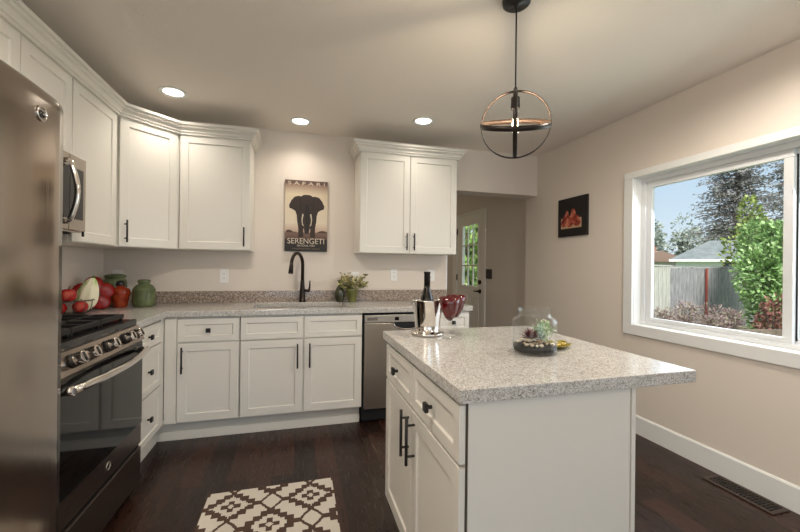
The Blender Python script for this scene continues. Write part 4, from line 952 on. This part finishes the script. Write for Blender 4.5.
def blob(r, n_=3):
    pass
def shrub(name, label, loc, R3, n, size, stops, seed, cat='shrub', lobes=9, asp=0.55, group=None, trunk=True):
    T = thing(name, label, cat, loc, group=group); rr = random.Random(seed)
    L = []
    for k in range(lobes):
        a = rr.uniform(0, 2*PI); z = rr.uniform(0.25, 0.85); q = rr.uniform(0.1, 0.55)*(1.0-abs(z-.5))
        L.append((Vector((q*math.cos(a), q*math.sin(a), z)), rr.uniform(0.32, 0.5)))
    L.append((Vector((0, 0, 0.5)), 0.62)); L.append((Vector((0, 0, 0.22)), 0.5))
    def cf(r):
        c_, q = r.choice(L); d = Vector((r.gauss(0,1), r.gauss(0,1), r.gauss(0,1))).normalized(); p = c_+Vector((d.x*q, d.y*q, d.z*q*0.55))*r.uniform(.72, 1.0)
        p.z = max(p.z, 0.01); return Vector((p.x*R3[0], p.y*R3[1], p.z*R3[2])), d
    b = bm_(); leaf_bush(b, rr, n, cf, size, asp, 0.15)
    obj('foliage', b, varied(label[:18]+'_leaf', stops, 0.55, island=True), T, fix=False, kind='stuff')
    if trunk:
        b = bm_()
        for k in range(5):
            a = 2*PI*k/5+rr.random(); tube(b, [(0.03*math.cos(a), 0.03*math.sin(a), 0), (0.3*R3[0]*math.cos(a), 0.3*R3[1]*math.sin(a), 0.75*R3[2])], [0.05*R3[0], 0.015*R3[0]], 6)
        obj('stems', b, mat('bark', (84, 70, 58), 0.9), T)
G1 = [(0, (92, 124, 66)), (0.5, (130, 164, 94)), (0.85, (158, 190, 122)), (1, (188, 208, 152))]
shrub('leafy_shrub', 'big bright green leafy shrub before the fence in the window', (11.85, 6.75, GZ), (1.12, 1.12, 3.1), 13000, 0.115, G1, 1, lobes=14)
shrub('conifer', 'yellow-green pointed conifer rising behind the big green shrub', (14.9, 9.2, GZ), (0.75, 0.75, 4.3), 2200, 0.16, [(0, (92, 110, 44)), (1, (160, 172, 92))], 2, cat='tree', lobes=6)
GR = [(0, (112, 88, 88)), (0.5, (150, 126, 122)), (0.8, (150, 146, 116)), (1, (188, 174, 160))]
for k, (x_, y_, r_, h_, st) in enumerate(((8.95, 7.3, .5, 0.78, GR), (9.85, 7.4, .5, 0.88, GR), (10.7, 7.45, .48, 0.76, GR), (9.45, 6.55, .42, 0.66, GR), (10.25, 6.6, .45, 0.70, GR))):
    shrub('dormant_shrub', ['twiggy grey-brown shrub at the fence, far left of the window view', 'twiggy grey-brown shrub, second from the left along the fence', 'low twiggy grey-brown shrub in the middle of the fence', 'low twiggy grey-brown shrub in front, left of the red stake', 'low twiggy grey-brown shrub in front, left of the red bush'][k], (x_, y_, GZ+0.031), (r_, r_*.8, h_), 900, 0.11, st, 20+k, asp=0.22, group='dormant shrubs along the fence')
shrub('red_shrub', 'low reddish-brown shrub below the big green shrub', (11.0, 6.25, GZ), (.5, .5, 1.05), 900, 0.10, [(0, (92, 44, 40)), (0.6, (136, 84, 74)), (1, (150, 128, 96))], 31)
b = bm_(); box(b, -2.2, 2.2, -0.06, 0.06, 0.0, 0.44); o = obj('bed_edging', b, varied('old_timber', [(0.3, (84, 72, 62)), (0.7, (128, 112, 98))], 0.9, 6), None, loc=(9.2, 5.9, GZ)); o.rotation_euler = (0, 0, -0.22); tag(o, 'weathered timber edging of the planting bed outside', 'edging')
# mulch bed
b = bm_(); prism(b, [(7.4, 6.6), (10.4, 6.6), (10.6, 7.9), (7.4, 7.9)], 'z', GZ+0.001, GZ+0.03); o = recenter(obj('mulch_bed', b, varied('mulch', [(0.3, (70, 56, 48)), (0.7, (112, 96, 84))], 0.95, 9))); tag(o, 'brown mulch planting bed along the foot of the fence', 'planting bed')
# big conifer: trunk, drooping whorls of needles
def conifer(name, label, loc, H_, R_, n, stops, seed, low=0.15, group=None, size=0.42):
    T = thing(name, label, 'tree', loc, group=group); rr = random.Random(seed)
    b = bm_(); tube(b, [(0, 0, 0), (0.05, 0, H_*.5), (0, 0, H_*.98)], [H_*.028, H_*.018, 0.02], 8)
    f = bm_(); nb = int(n/34)
    for k in range(nb):
        t = low+(1-low)*(k/nb)**0.9; z = H_*t; r = R_*(1-t)**0.7*rr.uniform(.55, 1.12)+0.15; a = rr.uniform(0, 2*PI)
        tip = Vector((r*math.cos(a), r*math.sin(a), z-r*rr.uniform(-.18, .28)))
        tube(b, [(0, 0, z), (Vector((0, 0, z))+tip)*.5+Vector((0, 0, .1)), tip], [0.05, 0.03, 0.008], 4, caps=False)
        for q in range(34):
            s_ = rr.uniform(.22, 1.0); p = Vector((0, 0, z)).lerp(tip, s_)+Vector((rr.gauss(0, .16), rr.gauss(0, .16), rr.gauss(0, .10)))*(0.6+r*.12)
            d = (tip-Vector((0, 0, z))).normalized()*.6+Vector((rr.uniform(-1,1), rr.uniform(-1,1), rr.uniform(-.9,.5)))*.8; d.normalize(); u, w = basis(d); L_ = size*rr.uniform(.5, 1.1)
            sdv = (u*math.cos(q)+w*math.sin(q))*L_*.2
            f.faces.new([f.verts.new(v) for v in (p, p+d*L_*.5+sdv, p+d*L_, p+d*L_*.5-sdv)])
    obj('trunk', b, mat('conifer_bark', (88, 78, 70), 0.9), T); obj('foliage', f, varied(label[:16]+'_needles', stops, 0.8, island=True), T, fix=False, kind='stuff')
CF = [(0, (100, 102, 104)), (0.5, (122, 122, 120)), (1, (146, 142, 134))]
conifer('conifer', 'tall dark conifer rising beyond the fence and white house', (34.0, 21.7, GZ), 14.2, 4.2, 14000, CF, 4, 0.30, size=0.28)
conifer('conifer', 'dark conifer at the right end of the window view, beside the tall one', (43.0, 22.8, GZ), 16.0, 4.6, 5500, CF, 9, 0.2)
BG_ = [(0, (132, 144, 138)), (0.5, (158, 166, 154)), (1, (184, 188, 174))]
k = 0
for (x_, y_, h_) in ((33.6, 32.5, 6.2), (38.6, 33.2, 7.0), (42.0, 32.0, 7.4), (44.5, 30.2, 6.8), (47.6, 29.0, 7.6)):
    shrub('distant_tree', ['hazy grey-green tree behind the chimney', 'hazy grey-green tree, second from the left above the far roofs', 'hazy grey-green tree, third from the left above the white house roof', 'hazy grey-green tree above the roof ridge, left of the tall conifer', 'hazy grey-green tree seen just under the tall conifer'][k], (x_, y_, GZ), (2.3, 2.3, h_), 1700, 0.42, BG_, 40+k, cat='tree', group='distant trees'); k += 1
# greenery outside the hall door
shrub('leafy_tree', 'sunlit green tree seen through the hall door glass', (4.75, 9.6, GZ), (1.3, 1.1, 3.6), 2600, 0.24, [(0, (66, 98, 40)), (0.5, (126, 160, 74)), (1, (196, 214, 140))], 60, cat='tree')
